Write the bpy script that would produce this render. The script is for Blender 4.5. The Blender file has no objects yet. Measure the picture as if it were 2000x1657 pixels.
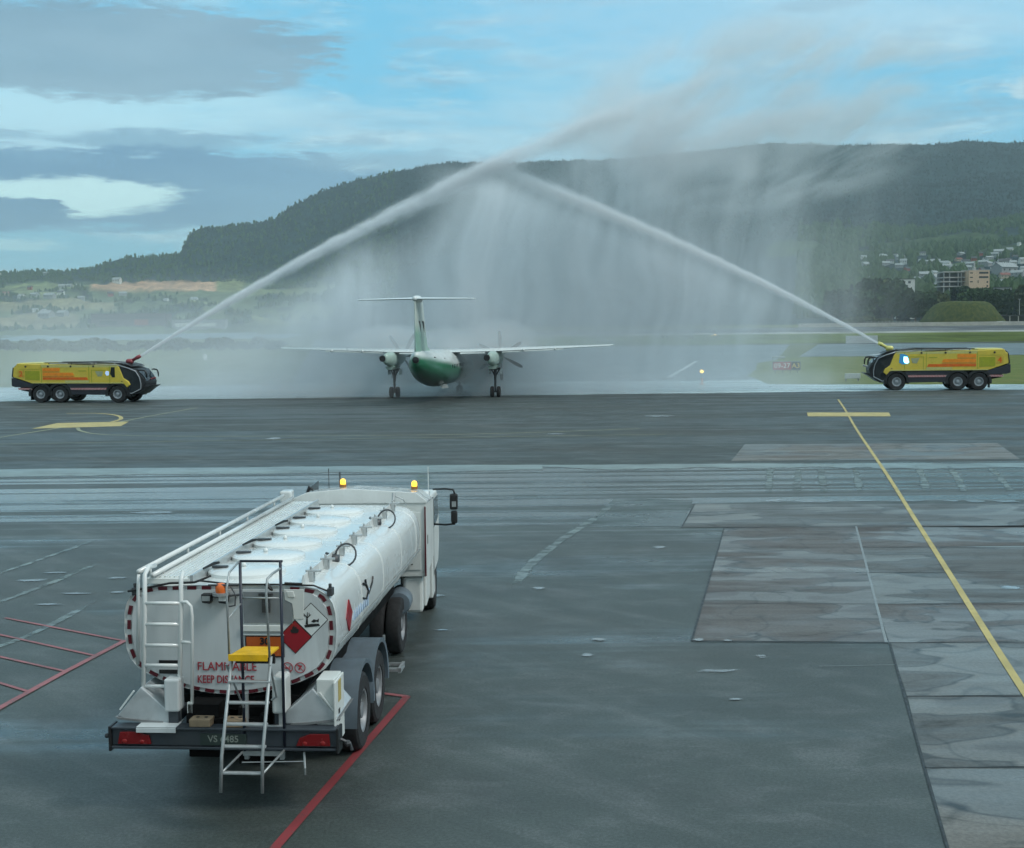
import bpy, bmesh, math, random
from mathutils import Vector, Matrix, noise as mn
random.seed(7)
SC = bpy.context.scene
COL = SC.collection
R = math.radians
# ---------------------------------------------------------------- camera model (position and aim only)
CAMF, CAMH, PITCH, ROLL = 2600., 5.4, R(4.19), 0.0105
CF = Vector((0, math.cos(PITCH), -math.sin(PITCH)))
_u0 = Vector((0, math.sin(PITCH), math.cos(PITCH))); _r0 = Vector((1, 0, 0))
CR = _r0 * math.cos(ROLL) - _u0 * math.sin(ROLL)
CU = _r0 * math.sin(ROLL) + _u0 * math.cos(ROLL)
def ray(px, py):
    return CF + CR * ((px - 1000) / CAMF) - CU * ((py - 828.5) / CAMF)
def G(px, py, z=0.):
    d = ray(px, py); t = (z - CAMH) / d.z
    return Vector((t * d.x, t * d.y, z))
def at(px, py, D):
    d = ray(px, py); t = D / d.y
    return Vector((t * d.x, D, CAMH + t * d.z))
def hor(px): return 638.04 - .010528 * (px - 998)

cam = bpy.data.cameras.new("camera"); camo = bpy.data.objects.new("camera", cam); COL.objects.link(camo)
m = Matrix.Identity(4)
for i in range(3):
    m[i][0] = CR[i]; m[i][1] = CU[i]; m[i][2] = -CF[i]
m.translation = (0, 0, CAMH); camo.matrix_world = m
cam.sensor_width = 36; cam.lens = 36 * CAMF / 2000; cam.clip_start = .5; cam.clip_end = 60000
SC.camera = camo

# ---------------------------------------------------------------- node expression helper
class X:
    def __init__(s, nt, o): s.nt = nt; s.o = o
    def _m(s, op, *a, clamp=False):
        n = s.nt.nodes.new('ShaderNodeMath'); n.operation = op; n.use_clamp = clamp
        for i, v in enumerate(a):
            if isinstance(v, X): s.nt.links.new(v.o, n.inputs[i])
            else: n.inputs[i].default_value = v
        return X(s.nt, n.outputs[0])
    def __add__(s, b): return s._m('ADD', s, b)
    __radd__ = __add__
    def __sub__(s, b): return s._m('SUBTRACT', s, b)
    def __rsub__(s, b): return s._m('SUBTRACT', b, s)
    def __mul__(s, b): return s._m('MULTIPLY', s, b)
    __rmul__ = __mul__
    def __truediv__(s, b): return s._m('DIVIDE', s, b)
    def __rtruediv__(s, b): return s._m('DIVIDE', b, s)
    def pow(s, b): return s._m('POWER', s, b)
    def min(s, b): return s._m('MINIMUM', s, b)
    def max(s, b): return s._m('MAXIMUM', s, b)
    def abs(s): return s._m('ABSOLUTE', s)
    def exp(s): return s._m('EXPONENT', s)
    def clamp(s): return s._m('ADD', s, 0., clamp=True)
    def gt(s, b): return s._m('GREATER_THAN', s, b)
    def f(s, op, b=0.): return s._m(op, s, b)
    def ss(s, a, b, lo=0., hi=1.):
        n = s.nt.nodes.new('ShaderNodeMapRange'); n.interpolation_type = 'SMOOTHSTEP'
        s.nt.links.new(s.o, n.inputs[0]); n.inputs[1].default_value = a; n.inputs[2].default_value = b
        n.inputs[3].default_value = lo; n.inputs[4].default_value = hi
        return X(s.nt, n.outputs[0])
def setin(nt, sock, v):
    if isinstance(v, X): nt.links.new(v.o, sock)
    elif isinstance(v, bpy.types.NodeSocket): nt.links.new(v, sock)
    elif isinstance(v, (tuple, list)) and len(v) == 3 and sock.type == 'RGBA': sock.default_value = (*v, 1)
    else: sock.default_value = v
def sep(nt, o):
    n = nt.nodes.new('ShaderNodeSeparateXYZ'); nt.links.new(o, n.inputs[0])
    return [X(nt, n.outputs[i]) for i in range(3)]
def comb(nt, x, y, z):
    n = nt.nodes.new('ShaderNodeCombineXYZ')
    for i, v in enumerate((x, y, z)): setin(nt, n.inputs[i], v)
    return n.outputs[0]
def noi(nt, vec, scale=1., det=3., rough=.5, dist=0.):
    n = nt.nodes.new('ShaderNodeTexNoise'); n.inputs['Scale'].default_value = scale
    n.inputs['Detail'].default_value = det; n.inputs['Roughness'].default_value = rough
    n.inputs['Distortion'].default_value = dist
    nt.links.new(vec, n.inputs['Vector'])
    return X(nt, n.outputs[0])
def mixc(nt, f, a, b):
    n = nt.nodes.new('ShaderNodeMix'); n.data_type = 'RGBA'
    setin(nt, n.inputs[0], f); setin(nt, n.inputs[6], a); setin(nt, n.inputs[7], b)
    return n.outputs[2]
def mulc(nt, a, b):
    n = nt.nodes.new('ShaderNodeMix'); n.data_type = 'RGBA'; n.blend_type = 'MULTIPLY'
    n.inputs[0].default_value = 1; setin(nt, n.inputs[6], a); setin(nt, n.inputs[7], b)
    return n.outputs[2]
def grey(nt, v):
    return comb(nt, v, v, v)
MATS = {}
def newmat(name):
    m = bpy.data.materials.new(name); m.use_nodes = True
    nt = m.node_tree; b = nt.nodes['Principled BSDF']
    return m, nt, b
def objco(nt):
    return nt.nodes.new('ShaderNodeTexCoord').outputs['Object']
def pm(name, col, rough=.5, metal=0., var=.12, scale=4., coat=0., dirt=0., bump=0., spec=.5, emit=None, es=0., stretch=(1, 1, 1)):
    """plain painted / plain material with procedural mottling and dirt"""
    if name in MATS: return MATS[name]
    m, nt, b = newmat(name)
    co = objco(nt); x, y, z = sep(nt, co)
    v = comb(nt, x * stretch[0], y * stretch[1], z * stretch[2])
    n = noi(nt, v, scale, 4., .6)
    k = n.ss(.25, .75, 1 - var, 1 + var)
    c = mulc(nt, col, grey(nt, k))
    if dirt:
        d = noi(nt, v, scale * .45, 6., .7, .6).ss(.48, .72) * dirt
        c = mixc(nt, d, c, (.09, .085, .075))
    nt.links.new(c, b.inputs['Base Color'])
    b.inputs['Metallic'].default_value = metal
    setin(nt, b.inputs['Roughness'], noi(nt, v, scale * 1.7, 3.).ss(.2, .8, max(.03, rough - .1), min(1, rough + .12)))
    b.inputs['Specular IOR Level'].default_value = spec
    b.inputs['Coat Weight'].default_value = coat
    if emit: b.inputs['Emission Color'].default_value = (*emit, 1); b.inputs['Emission Strength'].default_value = es
    if bump:
        bn = nt.nodes.new('ShaderNodeBump'); bn.inputs['Strength'].default_value = bump; bn.inputs['Distance'].default_value = .02
        nt.links.new(noi(nt, v, scale * 8, 3.).o, bn.inputs['Height']); nt.links.new(bn.outputs[0], b.inputs['Normal'])
    MATS[name] = m
    return m

# ---------------------------------------------------------------- mesh helper
class MB:
    def __init__(s): s.v = []; s.f = []; s.m = []; s.cur = 0; s.T = None
    def add(s, vs, fs):
        k = len(s.v)
        for p in vs:
            p = Vector(p)
            if s.T: p = s.T @ p
            s.v.append(p)
        for f in fs: s.f.append(tuple(i + k for i in f)); s.m.append(s.cur)
        return s
    def box(s, c, d, rot=None):
        h = [q / 2 for q in d]
        vs = [Vector((a * h[0], b * h[1], e * h[2])) for a in (-1, 1) for b in (-1, 1) for e in (-1, 1)]
        if rot is not None: vs = [rot @ p for p in vs]
        vs = [p + Vector(c) for p in vs]
        return s.add(vs, [(0, 1, 3, 2), (4, 6, 7, 5), (0, 4, 5, 1), (2, 3, 7, 6), (0, 2, 6, 4), (1, 5, 7, 3)])
    def b2(s, a, b):
        return s.box([(a[i] + b[i]) / 2 for i in range(3)], [abs(b[i] - a[i]) for i in range(3)])
    def tube(s, pts, r, n=8, closed=False):
        pts = [Vector(p) for p in pts]; N = len(pts); rings = []
        rr = r if isinstance(r, (list, tuple)) else [r] * N
        up = None
        for i, p in enumerate(pts):
            if closed: t = pts[(i + 1) % N] - pts[i - 1]
            else: t = pts[min(i + 1, N - 1)] - pts[max(i - 1, 0)]
            t.normalize()
            if up is None: up = t.orthogonal().normalized()
            up = (up - t * up.dot(t)); up = up.normalized() if up.length > 1e-6 else t.orthogonal().normalized()
            w = t.cross(up)
            rings.append([p + (up * math.cos(a) + w * math.sin(a)) * rr[i] for a in [2 * math.pi * k / n for k in range(n)]])
        vs = [q for rg in rings for q in rg]; fs = []
        for i in range(N if closed else N - 1):
            j = (i + 1) % N
            for k in range(n):
                l = (k + 1) % n
                fs.append((i * n + k, i * n + l, j * n + l, j * n + k))
        if not closed:
            fs.append(tuple(reversed(range(n)))); fs.append(tuple((N - 1) * n + k for k in range(n)))
        return s.add(vs, fs)
    def cyl(s, a, b, r, n=16): return s.tube([a, b], r, n)
    def lathe(s, prof, c, axis='x', n=28, caps=True):
        """prof [(r,h)] spun round axis through c"""
        vs = []; fs = []
        for r, h in prof:
            for k in range(n):
                a = 2 * math.pi * k / n; u, w = r * math.cos(a), r * math.sin(a)
                p = {'x': (h, u, w), 'y': (w, h, u), 'z': (u, w, h)}[axis]
                vs.append(Vector(p) + Vector(c))
        for i in range(len(prof) - 1):
            for k in range(n):
                l = (k + 1) % n; fs.append((i * n + k, i * n + l, (i + 1) * n + l, (i + 1) * n + k))
        if caps: fs.append(tuple(reversed(range(n)))); fs.append(tuple((len(prof) - 1) * n + k for k in range(n)))
        return s.add(vs, fs)
    def prism(s, poly, axis, a, b):
        """polygon (2-D, the two remaining axes in xyz order) extruded along axis from a to b"""
        def P3(p, h): return {'x': (h, p[0], p[1]), 'y': (p[0], h, p[1]), 'z': (p[0], p[1], h)}[axis]
        n = len(poly); vs = [P3(p, a) for p in poly] + [P3(p, b) for p in poly]
        fs = [tuple(range(n)), tuple(reversed(range(n, 2 * n)))]
        for i in range(n): j = (i + 1) % n; fs.append((i, i + n, j + n, j))
        return s.add(vs, fs)
    def loft(s, rings, caps=True, closed=True):
        n = len(rings[0]); vs = [q for r in rings for q in r]; fs = []
        for i in range(len(rings) - 1):
            for k in range(n if closed else n - 1):
                l = (k + 1) % n; fs.append((i * n + k, i * n + l, (i + 1) * n + l, (i + 1) * n + k))
        if caps: fs.append(tuple(reversed(range(n)))); fs.append(tuple((len(rings) - 1) * n + k for k in range(n)))
        return s.add(vs, fs)
    def ball(s, c, r, n=12, sc=(1, 1, 1)):
        vs = []; fs = []; m_ = n // 2
        for i in range(m_ + 1):
            th = math.pi * i / m_
            for k in range(n):
                a = 2 * math.pi * k / n
                vs.append(Vector((math.sin(th) * math.cos(a) * r * sc[0], math.sin(th) * math.sin(a) * r * sc[1], math.cos(th) * r * sc[2])) + Vector(c))
        for i in range(m_):
            for k in range(n): l = (k + 1) % n; fs.append((i * n + k, (i + 1) * n + k, (i + 1) * n + l, i * n + l))
        return s.add(vs, fs)
    def quad(s, a, b, c, d): return s.add([a, b, c, d], [(0, 1, 2, 3)])
    def text(s, txt, M, size=1., ext=.004, bold=0., align='CENTER'):
        cu = bpy.data.curves.new('lettering', 'FONT'); cu.body = txt; cu.size = size; cu.extrude = ext; cu.offset = bold
        cu.align_x = align; cu.align_y = 'CENTER'; cu.resolution_u = 3
        ob = bpy.data.objects.new('lettering', cu); COL.objects.link(ob)
        bpy.context.view_layer.update()
        me = bpy.data.meshes.new_from_object(ob)
        s.add([M @ v.co for v in me.vertices], [tuple(p.vertices) for p in me.polygons])
        bpy.data.objects.remove(ob); bpy.data.curves.remove(cu); bpy.data.meshes.remove(me)
        return s
    def build(s, name, mats, parent=None, smooth=False, bevel=0., seg=2, auto=None):
        me = bpy.data.meshes.new(name); me.from_pydata(s.v, [], s.f)
        if not isinstance(mats, (list, tuple)): mats = [mats]
        for q in mats: me.materials.append(q)
        if len(mats) > 1: me.polygons.foreach_set('material_index', s.m)
        bm = bmesh.new(); bm.from_mesh(me); bmesh.ops.recalc_face_normals(bm, faces=bm.faces); bm.to_mesh(me); bm.free()
        if smooth or auto:
            me.polygons.foreach_set('use_smooth', [True] * len(me.polygons))
            if auto: me.set_sharp_from_angle(angle=R(auto))
        o = bpy.data.objects.new(name, me); COL.objects.link(o)
        if parent: o.parent = parent
        if bevel:
            b = o.modifiers.new('bevel', 'BEVEL'); b.width = bevel; b.segments = seg; b.limit_method = 'ANGLE'; b.angle_limit = R(40)
            b.harden_normals = False
        return o
def tag(o, label=None, cat=None, group=None, kind=None):
    if label: o['label'] = label
    if cat: o['category'] = cat
    if group: o['group'] = group
    if kind: o['kind'] = kind
    return o
def empty(name, loc=(0, 0, 0), rz=0., label=None, cat=None, group=None):
    o = bpy.data.objects.new(name, None); COL.objects.link(o); o.location = loc; o.rotation_euler = (0, 0, rz)
    o.empty_display_size = .3
    return tag(o, label, cat, group)
def struct(name, o): o.name = name; o['kind'] = 'structure'; return o
def copy_tree(o, parent=None):
    c = o.copy(); COL.objects.link(c)
    if parent: c.parent = parent
    for ch in list(o.children): copy_tree(ch, c)
    return c
def sheet(name, pts, z, mat, sub=0):
    """flat ground sheet through ground points"""
    mb = MB(); mb.add([(p[0], p[1], z) for p in pts], [tuple(range(len(pts)))])
    return struct(name, mb.build(name, mat))
def gp(*pp): return [G(*p) for p in pp]
def strip_along(pts, w):
    """ribbon polygon quads round a polyline of ground points, width list"""
    L = []; Rr = []
    for i, p in enumerate(pts):
        t = pts[min(i + 1, len(pts) - 1)] - pts[max(i - 1, 0)]; t.z = 0; t.normalize()
        nrm = Vector((-t.y, t.x, 0)); ww = w[i] if isinstance(w, list) else w
        L.append(p + nrm * ww / 2); Rr.append(p - nrm * ww / 2)
    return L, Rr
def smoothline(P, k=5):
    out = []
    for i in range(len(P) - 1):
        p0 = P[max(i - 1, 0)]; p1 = P[i]; p2 = P[i + 1]; p3 = P[min(i + 2, len(P) - 1)]
        for j in range(k):
            t = j / k
            out.append(.5 * ((2 * p1) + (p2 - p0) * t + (2 * p0 - 5 * p1 + 4 * p2 - p3) * t * t + (3 * p1 - p0 - 3 * p2 + p3) * t ** 3))
    out.append(P[-1]); return out
def line_mark(name, P, w, z, mat, smooth=True):
    if smooth: P = smoothline(P)
    L, Rr = strip_along(P, w); mb = MB(); n = len(P)
    mb.add([(p.x, p.y, z) for p in L] + [(p.x, p.y, z) for p in Rr], [(i, i + 1, n + i + 1, n + i) for i in range(n - 1)])
    return struct(name, mb.build(name, mat))
# ================================================================ SKY, SUN, HAZE
def build_world():
    w = bpy.data.worlds.new("World"); SC.world = w; w.use_nodes = True
    nt = w.node_tree; nt.nodes.clear()
    out = nt.nodes.new('ShaderNodeOutputWorld'); bg = nt.nodes.new('ShaderNodeBackground')
    nt.links.new(bg.outputs[0], out.inputs[0])
    sky = nt.nodes.new('ShaderNodeTexSky'); sky.sky_type = 'NISHITA'; sky.sun_disc = False
    sky.sun_elevation = R(48); sky.sun_rotation = R(115); sky.altitude = 10; sky.air_density = 1.0; sky.dust_density = .6
    co = nt.nodes.new('ShaderNodeTexCoord').outputs['Generated']
    x, y, z = sep(nt, co)
    az = x.f('ARCTAN2', y) * 26.; el = z.f('ARCSINE') * 26.       # in hundreds of 1/2600 rad
    w1 = noi(nt, comb(nt, az * .16, el * .55, 0.), 1., 5., .55) - .5
    w2 = noi(nt, comb(nt, az * .5, el * 2.4, 3.), 1., 6., .6) - .5
    w3 = noi(nt, comb(nt, az * 1.5, el * 7., 6.), 1., 4., .6) - .5
    a = az + w1 * 2.2 + w2 * 1.8 + w3 * .5; e = el + w1 * .5 + w2 * .42 + w3 * .12
    w4 = noi(nt, comb(nt, az * .9, el * 4.5, 12.), 1., 7., .68, .3) - .5
    fr = w4 * 1.5 + w3 * .5
    def lens(cx, cy, rx, ry, soft=.5, low=1.):
        """lens cloud at azimuth cx, elevation cy (hundreds)"""
        dx = (a - cx) / rx; dy = (e - cy) / ry
        d = (dx * dx + dy * dy) + fr
        return (1. - d).ss(0, soft)
    def c(r, g, b, k=1.):   # sRGB reading -> scene radiance
        f = lambda v: ((v / 255 + .055) / 1.055) ** 2.4 if v > 10 else v / 3294
        return tuple(f(v) * k * .80 for v in (r, g, b))
    # clear air and thin high veil, graded by elevation like real air
    base = mixc(nt, el.ss(0., 4.5), c(112, 172, 194), c(106, 190, 224))
    base = mixc(nt, el.ss(4., 14.), base, c(110, 172, 214))
    wisps = noi(nt, comb(nt, az * .13 + el * .12, el * .42, 5.), 1., 7., .6, .4)
    base = mixc(nt, wisps.ss(.42, .66) * .8, base, c(176, 214, 228))
    st2 = noi(nt, comb(nt, az * .28 - el * .2, el * 1.5, 15.), 1., 8., .68, .5)
    base = mixc(nt, st2.ss(.48, .70) * .7, base, mixc(nt, w4.ss(-.1, .15), c(136, 172, 192), c(196, 226, 234)))
    st3 = noi(nt, comb(nt, az * .2, el * 2.2, 33.), 1., 6., .6, .3)
    base = mixc(nt, st3.ss(.55, .7) * .55 * az.ss(-6., 2.), base, c(128, 164, 184))
    base = mixc(nt, lens(6., 5.9, 9., 1.5, 1.) * .55, base, c(168, 208, 228))
    base = mixc(nt, lens(-8.5, 4.15, 5.5, .75, .9) * .8, base, c(176, 222, 236))
    base = mixc(nt, lens(-8.8, 6.1, 4., .35, .9) * .5, base, c(130, 165, 185))
    dk = c(112, 148, 168)
    k = lens(-7.4, 5.08, 4.5, .92, .4)
    shade = noi(nt, comb(nt, az * .2, el * .9, 9.), 1., 4.).ss(.3, .7)
    col = mixc(nt, k * .95, base, mixc(nt, shade, dk, c(132, 166, 184)))
    col = mixc(nt, lens(-6.6, 3.50, 2.1, .26, .7) * .85, col, c(112, 158, 184))
    col = mixc(nt, lens(-9.6, 3.57, 1.3, .14, .8) * .6, col, c(112, 158, 184))
    col = mixc(nt, lens(-7.2, 2.60, 6.9, .84, .4), col, mixc(nt, shade, c(80, 130, 166), c(104, 152, 182)))
    col = mixc(nt, lens(-1.6, 3.15, 3.2, .26, .9) * .7, col, c(124, 164, 186))
    col = mixc(nt, lens(-8.6, 2.42, 2.3, .42, .6), col, c(196, 236, 238))
    col = mixc(nt, lens(-9.6, 2.16, 1.5, .32, .35), col, c(74, 124, 160))
    col = mixc(nt, lens(-9.2, 1.60, 1.4, .14, .7) * .8, col, c(160, 205, 216))
    col = mixc(nt, lens(-4.6, 1.84, 2.2, .12, .7) * .6, col, c(150, 196, 214))
    col = mixc(nt, lens(-1.2, 5.3, 1.6, .14, .9) * .5, col, c(140, 178, 198))
    col = mixc(nt, lens(5.9, 5.84, 1.1, .12, .9) * .4, col, c(140, 172, 190))
    col = mixc(nt, lens(9.9, 4.2, .7, .25, .9) * .7, col, c(196, 220, 226))
    # cloud deck away from the open view: broken grey-white cover
    deck = noi(nt, comb(nt, x * 3., y * 3., z * 7.), 1., 6., .6)
    dcol = mixc(nt, deck.ss(.35, .7), c(166, 194, 202), c(218, 234, 236))
    away = el.ss(8., 18.).max(y.ss(.35, -.1))
    dcol = mulc(nt, dcol, grey(nt, el.ss(1., 17., .42, 1.08)))   # unseen sky behind the camera darkened low down to cut rear light
    col = mixc(nt, away, col, dcol)
    below = z.ss(0., -.04)
    col = mixc(nt, below, col, c(90, 110, 115))
    # Sky Texture carries part of the light, the cloud colours the rest
    sk = nt.nodes.new('ShaderNodeMix'); sk.data_type = 'RGBA'; sk.inputs[0].default_value = 0.12
    scl = nt.nodes.new('ShaderNodeVectorMath'); scl.operation = 'SCALE'; scl.inputs['Scale'].default_value = 10.
    nt.links.new(col, scl.inputs[0])
    nt.links.new(scl.outputs[0], sk.inputs[6]); nt.links.new(sky.outputs[0], sk.inputs[7])
    nt.links.new(sk.outputs[2], bg.inputs[0])
    bg.inputs[1].default_value = .145
    L = bpy.data.lights.new('sun', 'SUN'); L.energy = 1.5; L.angle = R(14); L.color = (1., .97, .93)
    lo = bpy.data.objects.new('sun', L); COL.objects.link(lo)
    el_, rot = R(48), R(115)
    d = Vector((math.sin(rot) * math.cos(el_), math.cos(rot) * math.cos(el_), math.sin(el_)))   # toward the sun
    lo.rotation_euler = d.to_track_quat('Z', 'Y').to_euler(); lo.location = (0, -20, 60)
build_world()
SC.view_settings.view_transform = 'Standard'; SC.view_settings.look = 'None'; SC.view_settings.exposure = .12; SC.view_settings.gamma = 1
SC.render.engine = 'CYCLES'
cy = SC.cycles
cy.use_denoising = True; cy.denoiser = 'OPENIMAGEDENOISE'
cy.max_bounces = 6; cy.diffuse_bounces = 2; cy.glossy_bounces = 3; cy.transmission_bounces = 3; cy.volume_bounces = 3; cy.transparent_max_bounces = 12
cy.use_adaptive_sampling = True; cy.adaptive_threshold = .03
cy.volume_max_steps = 128
cy.sample_clamp_indirect = 4; cy.caustics_reflective = False; cy.caustics_refractive = False

hm = bpy.data.materials.new('haze_air'); hm.use_nodes = True; hm.node_tree.nodes.clear()
_o = hm.node_tree.nodes.new('ShaderNodeOutputMaterial'); _p = hm.node_tree.nodes.new('ShaderNodeVolumePrincipled')
_p.inputs['Color'].default_value = (.70, .88, .93, 1); _p.inputs['Density'].default_value = .000085; _p.inputs['Anisotropy'].default_value = .0
hm.node_tree.links.new(_p.outputs[0], _o.inputs['Volume'])
tag(MB().b2((-9000, -60, -6), (9000, 9000, 760)).build('haze', hm), kind='stuff')

# ================================================================ GROUND
def softened(m, nx=.5, ny=1.2, amt=1.1):
    """let the edge of a wet patch break up: alpha from the 'soft' attribute and noise"""
    nt = m.node_tree; b = nt.nodes['Principled BSDF']; out = [n for n in nt.nodes if n.type == 'OUTPUT_MATERIAL'][0]
    a = nt.nodes.new('ShaderNodeAttribute'); a.attribute_name = 'soft'
    x, y, z = sep(nt, objco(nt)); n = noi(nt, comb(nt, x * nx, y * ny, 3.), 1., 5., .65)
    k = (X(nt, a.outputs['Fac']) + (n - .5) * amt).ss(.30, .75)
    mx = nt.nodes.new('ShaderNodeMixShader'); tr = nt.nodes.new('ShaderNodeBsdfTransparent')
    nt.links.new(k.o, mx.inputs[0]); nt.links.new(tr.outputs[0], mx.inputs[1]); nt.links.new(b.outputs[0], mx.inputs[2]); nt.links.new(mx.outputs[0], out.inputs[0])
    return m
def asphalt(name, dry, wet, wetlo, wethi, streak, rdry=.62, rwet=.22, puddle=.0, tint=(.92, 1.03, .98), ang=0., blot=.25, zone=False):
    m, nt, b = newmat(name); co = objco(nt); x, y, z = sep(nt, co)
    big = noi(nt, comb(nt, x * .05, y * .08, 0.), 1., 4., .55)
    yy = y + x * ang
    st = noi(nt, comb(nt, x * .035, yy * .42, 2.), 1., 4., .62, .3)
    mid = noi(nt, comb(nt, x * .35, y * .5, 4.), 1., 5., .6)
    fine = noi(nt, co, 24., 4., .65); grit = noi(nt, co, 90., 2., .6)
    wv = big * (1 - streak) + st * streak + (mid - .5) * blot
    if zone:
        zs = noi(nt, comb(nt, x * .012, y * .75, 11.), 1., 3., .55).ss(.40, .62) * y.ss(29., 46.)
        wv = wv * (1 - zs * .0) + zs * .30 - .05
    wk = wv.ss(wetlo, wethi)
    c = mixc(nt, wk, tuple(dry[i] * tint[i] for i in range(3)), tuple(wet[i] * tint[i] for i in range(3)))
    mot = noi(nt, comb(nt, x * .8, y * 1.3, 9.), 1., 6., .68, .4)
    c = mixc(nt, mot.ss(.46, .68) * .55, c, (.105, .116, .114))
    dg = noi(nt, comb(nt, (x + y * .9) * .9, (y - x * .9) * .10, 31.), 1., 5., .62, .3)
    c = mixc(nt, dg.ss(.52, .70) * .35, c, (.12, .132, .130)); c = mixc(nt, dg.ss(.48, .34) * .30, c, (.030, .035, .034))
    c = mixc(nt, noi(nt, comb(nt, x * .16, y * .2, 21.), 1., 3.).ss(.5, .68) * .35, c, (.052, .052, .044))
    sk_ = noi(nt, comb(nt, x * 1.1, y * 7., 13.), 1., 3., .6).ss(.66, .78)
    c = mixc(nt, sk_ * .35, c, (.20, .22, .215))
    c = mulc(nt, c, grey(nt, fine.ss(.34, .66, .72, 1.28) * grit.ss(.35, .65, .72, 1.28) * mid.ss(.3, .7, .84, 1.16)))
    nt.links.new(c, b.inputs['Base Color'])
    r = wk.ss(0, 1, rdry, rwet)
    if zone: c = mixc(nt, zs * .55, c, (.17, .19, .185)); nt.links.new(c, b.inputs['Base Color']); r = r * (1. - zs * .35)  # pale streaks put the wet sheen of the mid apron into the colour
    pn = noi(nt, comb(nt, x * .22, y * .5, 7.), 1., 5., .6, .5)
    if puddle:
        pk = pn.ss(puddle, puddle + .03); r = r * (1 - pk) + pk * .06
    setin(nt, b.inputs['Roughness'], r)
    b.inputs['Specular IOR Level'].default_value = .5
    bn = nt.nodes.new('ShaderNodeBump'); bn.inputs['Distance'].default_value = .006
    st_ = .35 * (1. - wk * .7)
    if puddle: st_ = st_ * (1 - pk)
    setin(nt, bn.inputs['Strength'], st_)
    nt.links.new(grit.o, bn.inputs['Height']); nt.links.new(bn.outputs[0], b.inputs['Normal'])
    return m
A_APRON = asphalt('apron_asphalt', (.054, .060, .057), (.031, .036, .035), .42, .62, .55, puddle=.70, zone=True, rdry=.52, rwet=.16)
A_TAXI = asphalt('taxiway_asphalt', (.048, .058, .058), (.034, .042, .043), .4, .6, .75, rdry=.75, rwet=.5)
A_POOL = asphalt('flooded_sheen_asphalt', (.60, .66, .70), (.50, .56, .60), .3, .6, .7, rdry=.4, rwet=.25)  # pale base: foam plus the misty sky's reflection put into the colour
A_WET = asphalt('wet_glare_asphalt', (.24, .27, .275), (.20, .23, .235), .35, .6, .8, rdry=.45, rwet=.3)  # pale base puts the glare of the wet surface into the colour
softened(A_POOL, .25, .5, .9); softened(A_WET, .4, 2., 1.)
A_FAR = asphalt('runway_asphalt', (.12, .135, .14), (.08, .09, .095), .4, .6, .8, rdry=.6, rwet=.35)
A_FARS = softened(asphalt('runway_asphalt_wet', (.12, .135, .14), (.08, .09, .095), .4, .6, .8, rdry=.6, rwet=.35), .1, .2, .9)
def grassmat(name, c1, c2, c3, sc=.12):
    m, nt, b = newmat(name); co = objco(nt); x, y, z = sep(nt, co)
    n = noi(nt, comb(nt, x * .5, y * 1., 0.), sc * 2, 6., .65); n2 = noi(nt, comb(nt, x, y * .6, 3.), sc * 9, 5., .7)
    c = mixc(nt, n.ss(.35, .65), c1, c2); c = mixc(nt, n2.ss(.5, .75), c, c3)
    nt.links.new(c, b.inputs['Base Color']); b.inputs['Roughness'].default_value = .95; b.inputs['Specular IOR Level'].default_value = .15
    return m
GRASS = grassmat('airfield_grass', (.10, .14, .035), (.15, .16, .05), (.05, .08, .02))
BASE = grassmat('far_ground', (.10, .13, .06), (.13, .15, .08), (.07, .09, .04), .01)
# one ground sheet to the horizon
sheet('ground', [(-9000, -60), (9000, -60), (9000, 9500), (-9000, 9500)], -.02, BASE)
# apron, taxiway, wet band
def band(name, y0L, y0R, y1L, y1R, z, mat, xl=-700, xr=2700):
    f = lambda a, b, x: a + (b - a) * x / 2000
    return sheet(name, [G(xl, f(y0L, y0R, xl)), G(xr, f(y0L, y0R, xr)), G(xr, f(y1L, y1R, xr)), G(xl, f(y1L, y1R, xl))], z, mat)
ap = sheet('apron', [(-60, -55), (80, -55), (80, 53), (-60, 52)], 0., A_APRON)
band('taxiway', 918, 900, 786, 760, .004, A_TAXI)
# wet strip, painted bright for its glare, on the near side of the taxiway, irregular near edge
def soft_grid(name, rows, alphas, mat):
    """rows of points with one softness value per point"""
    n = len(rows[0]); vs = [tuple(p) for r in rows for p in r]; fs = []
    for i in range(len(rows) - 1):
        for k in range(n - 1): fs.append((i * n + k, i * n + k + 1, (i + 1) * n + k + 1, (i + 1) * n + k))
    mb = MB(); mb.add(vs, fs); o = mb.build(name, mat)
    at_ = o.data.attributes.new('soft', 'FLOAT', 'POINT'); at_.data.foreach_set('value', [q for r in alphas for q in r])
    return struct(name, o)
def ragged(name, P0, P1, z, mat, amp0, amp1, n=60, e0=.5, e1=.35):
    """strip between two ground polylines (near, far) whose edges fray"""
    rows = [[], [], [], []]; al = [[], [], [], []]
    for i in range(n + 1):
        t = i / n; a = P0[0].lerp(P0[1], t); b = P1[0].lerp(P1[1], t)
        a.y += amp0 * (mn.noise((a.x * .35, 1.3, 0)) + .5 * mn.noise((a.x * 1.4, 5.3, 0))); b.y += amp1 * (mn.noise((b.x * .3, 8.3, 0)) + .5 * mn.noise((b.x * 1.1, 2.3, 0)))
        L_ = (b - a).length; p, q_ = min(.3, e0 / L_), min(.3, e1 / L_)
        for k, (u, v) in enumerate(((-p, 0.), (p, 1.), (1 - q_, 1.), (1 + q_, 0.))):
            q = a.lerp(b, u); q.z = z; rows[k].append(q); al[k].append(v)
    return soft_grid(name, rows, al, mat)
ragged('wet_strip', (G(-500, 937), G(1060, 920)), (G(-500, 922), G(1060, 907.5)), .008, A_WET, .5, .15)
ragged('puddle', (G(1060, 916), G(2400, 912)), (G(1060, 908), G(2400, 903)), .008, A_WET, 1.0, .3)
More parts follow.
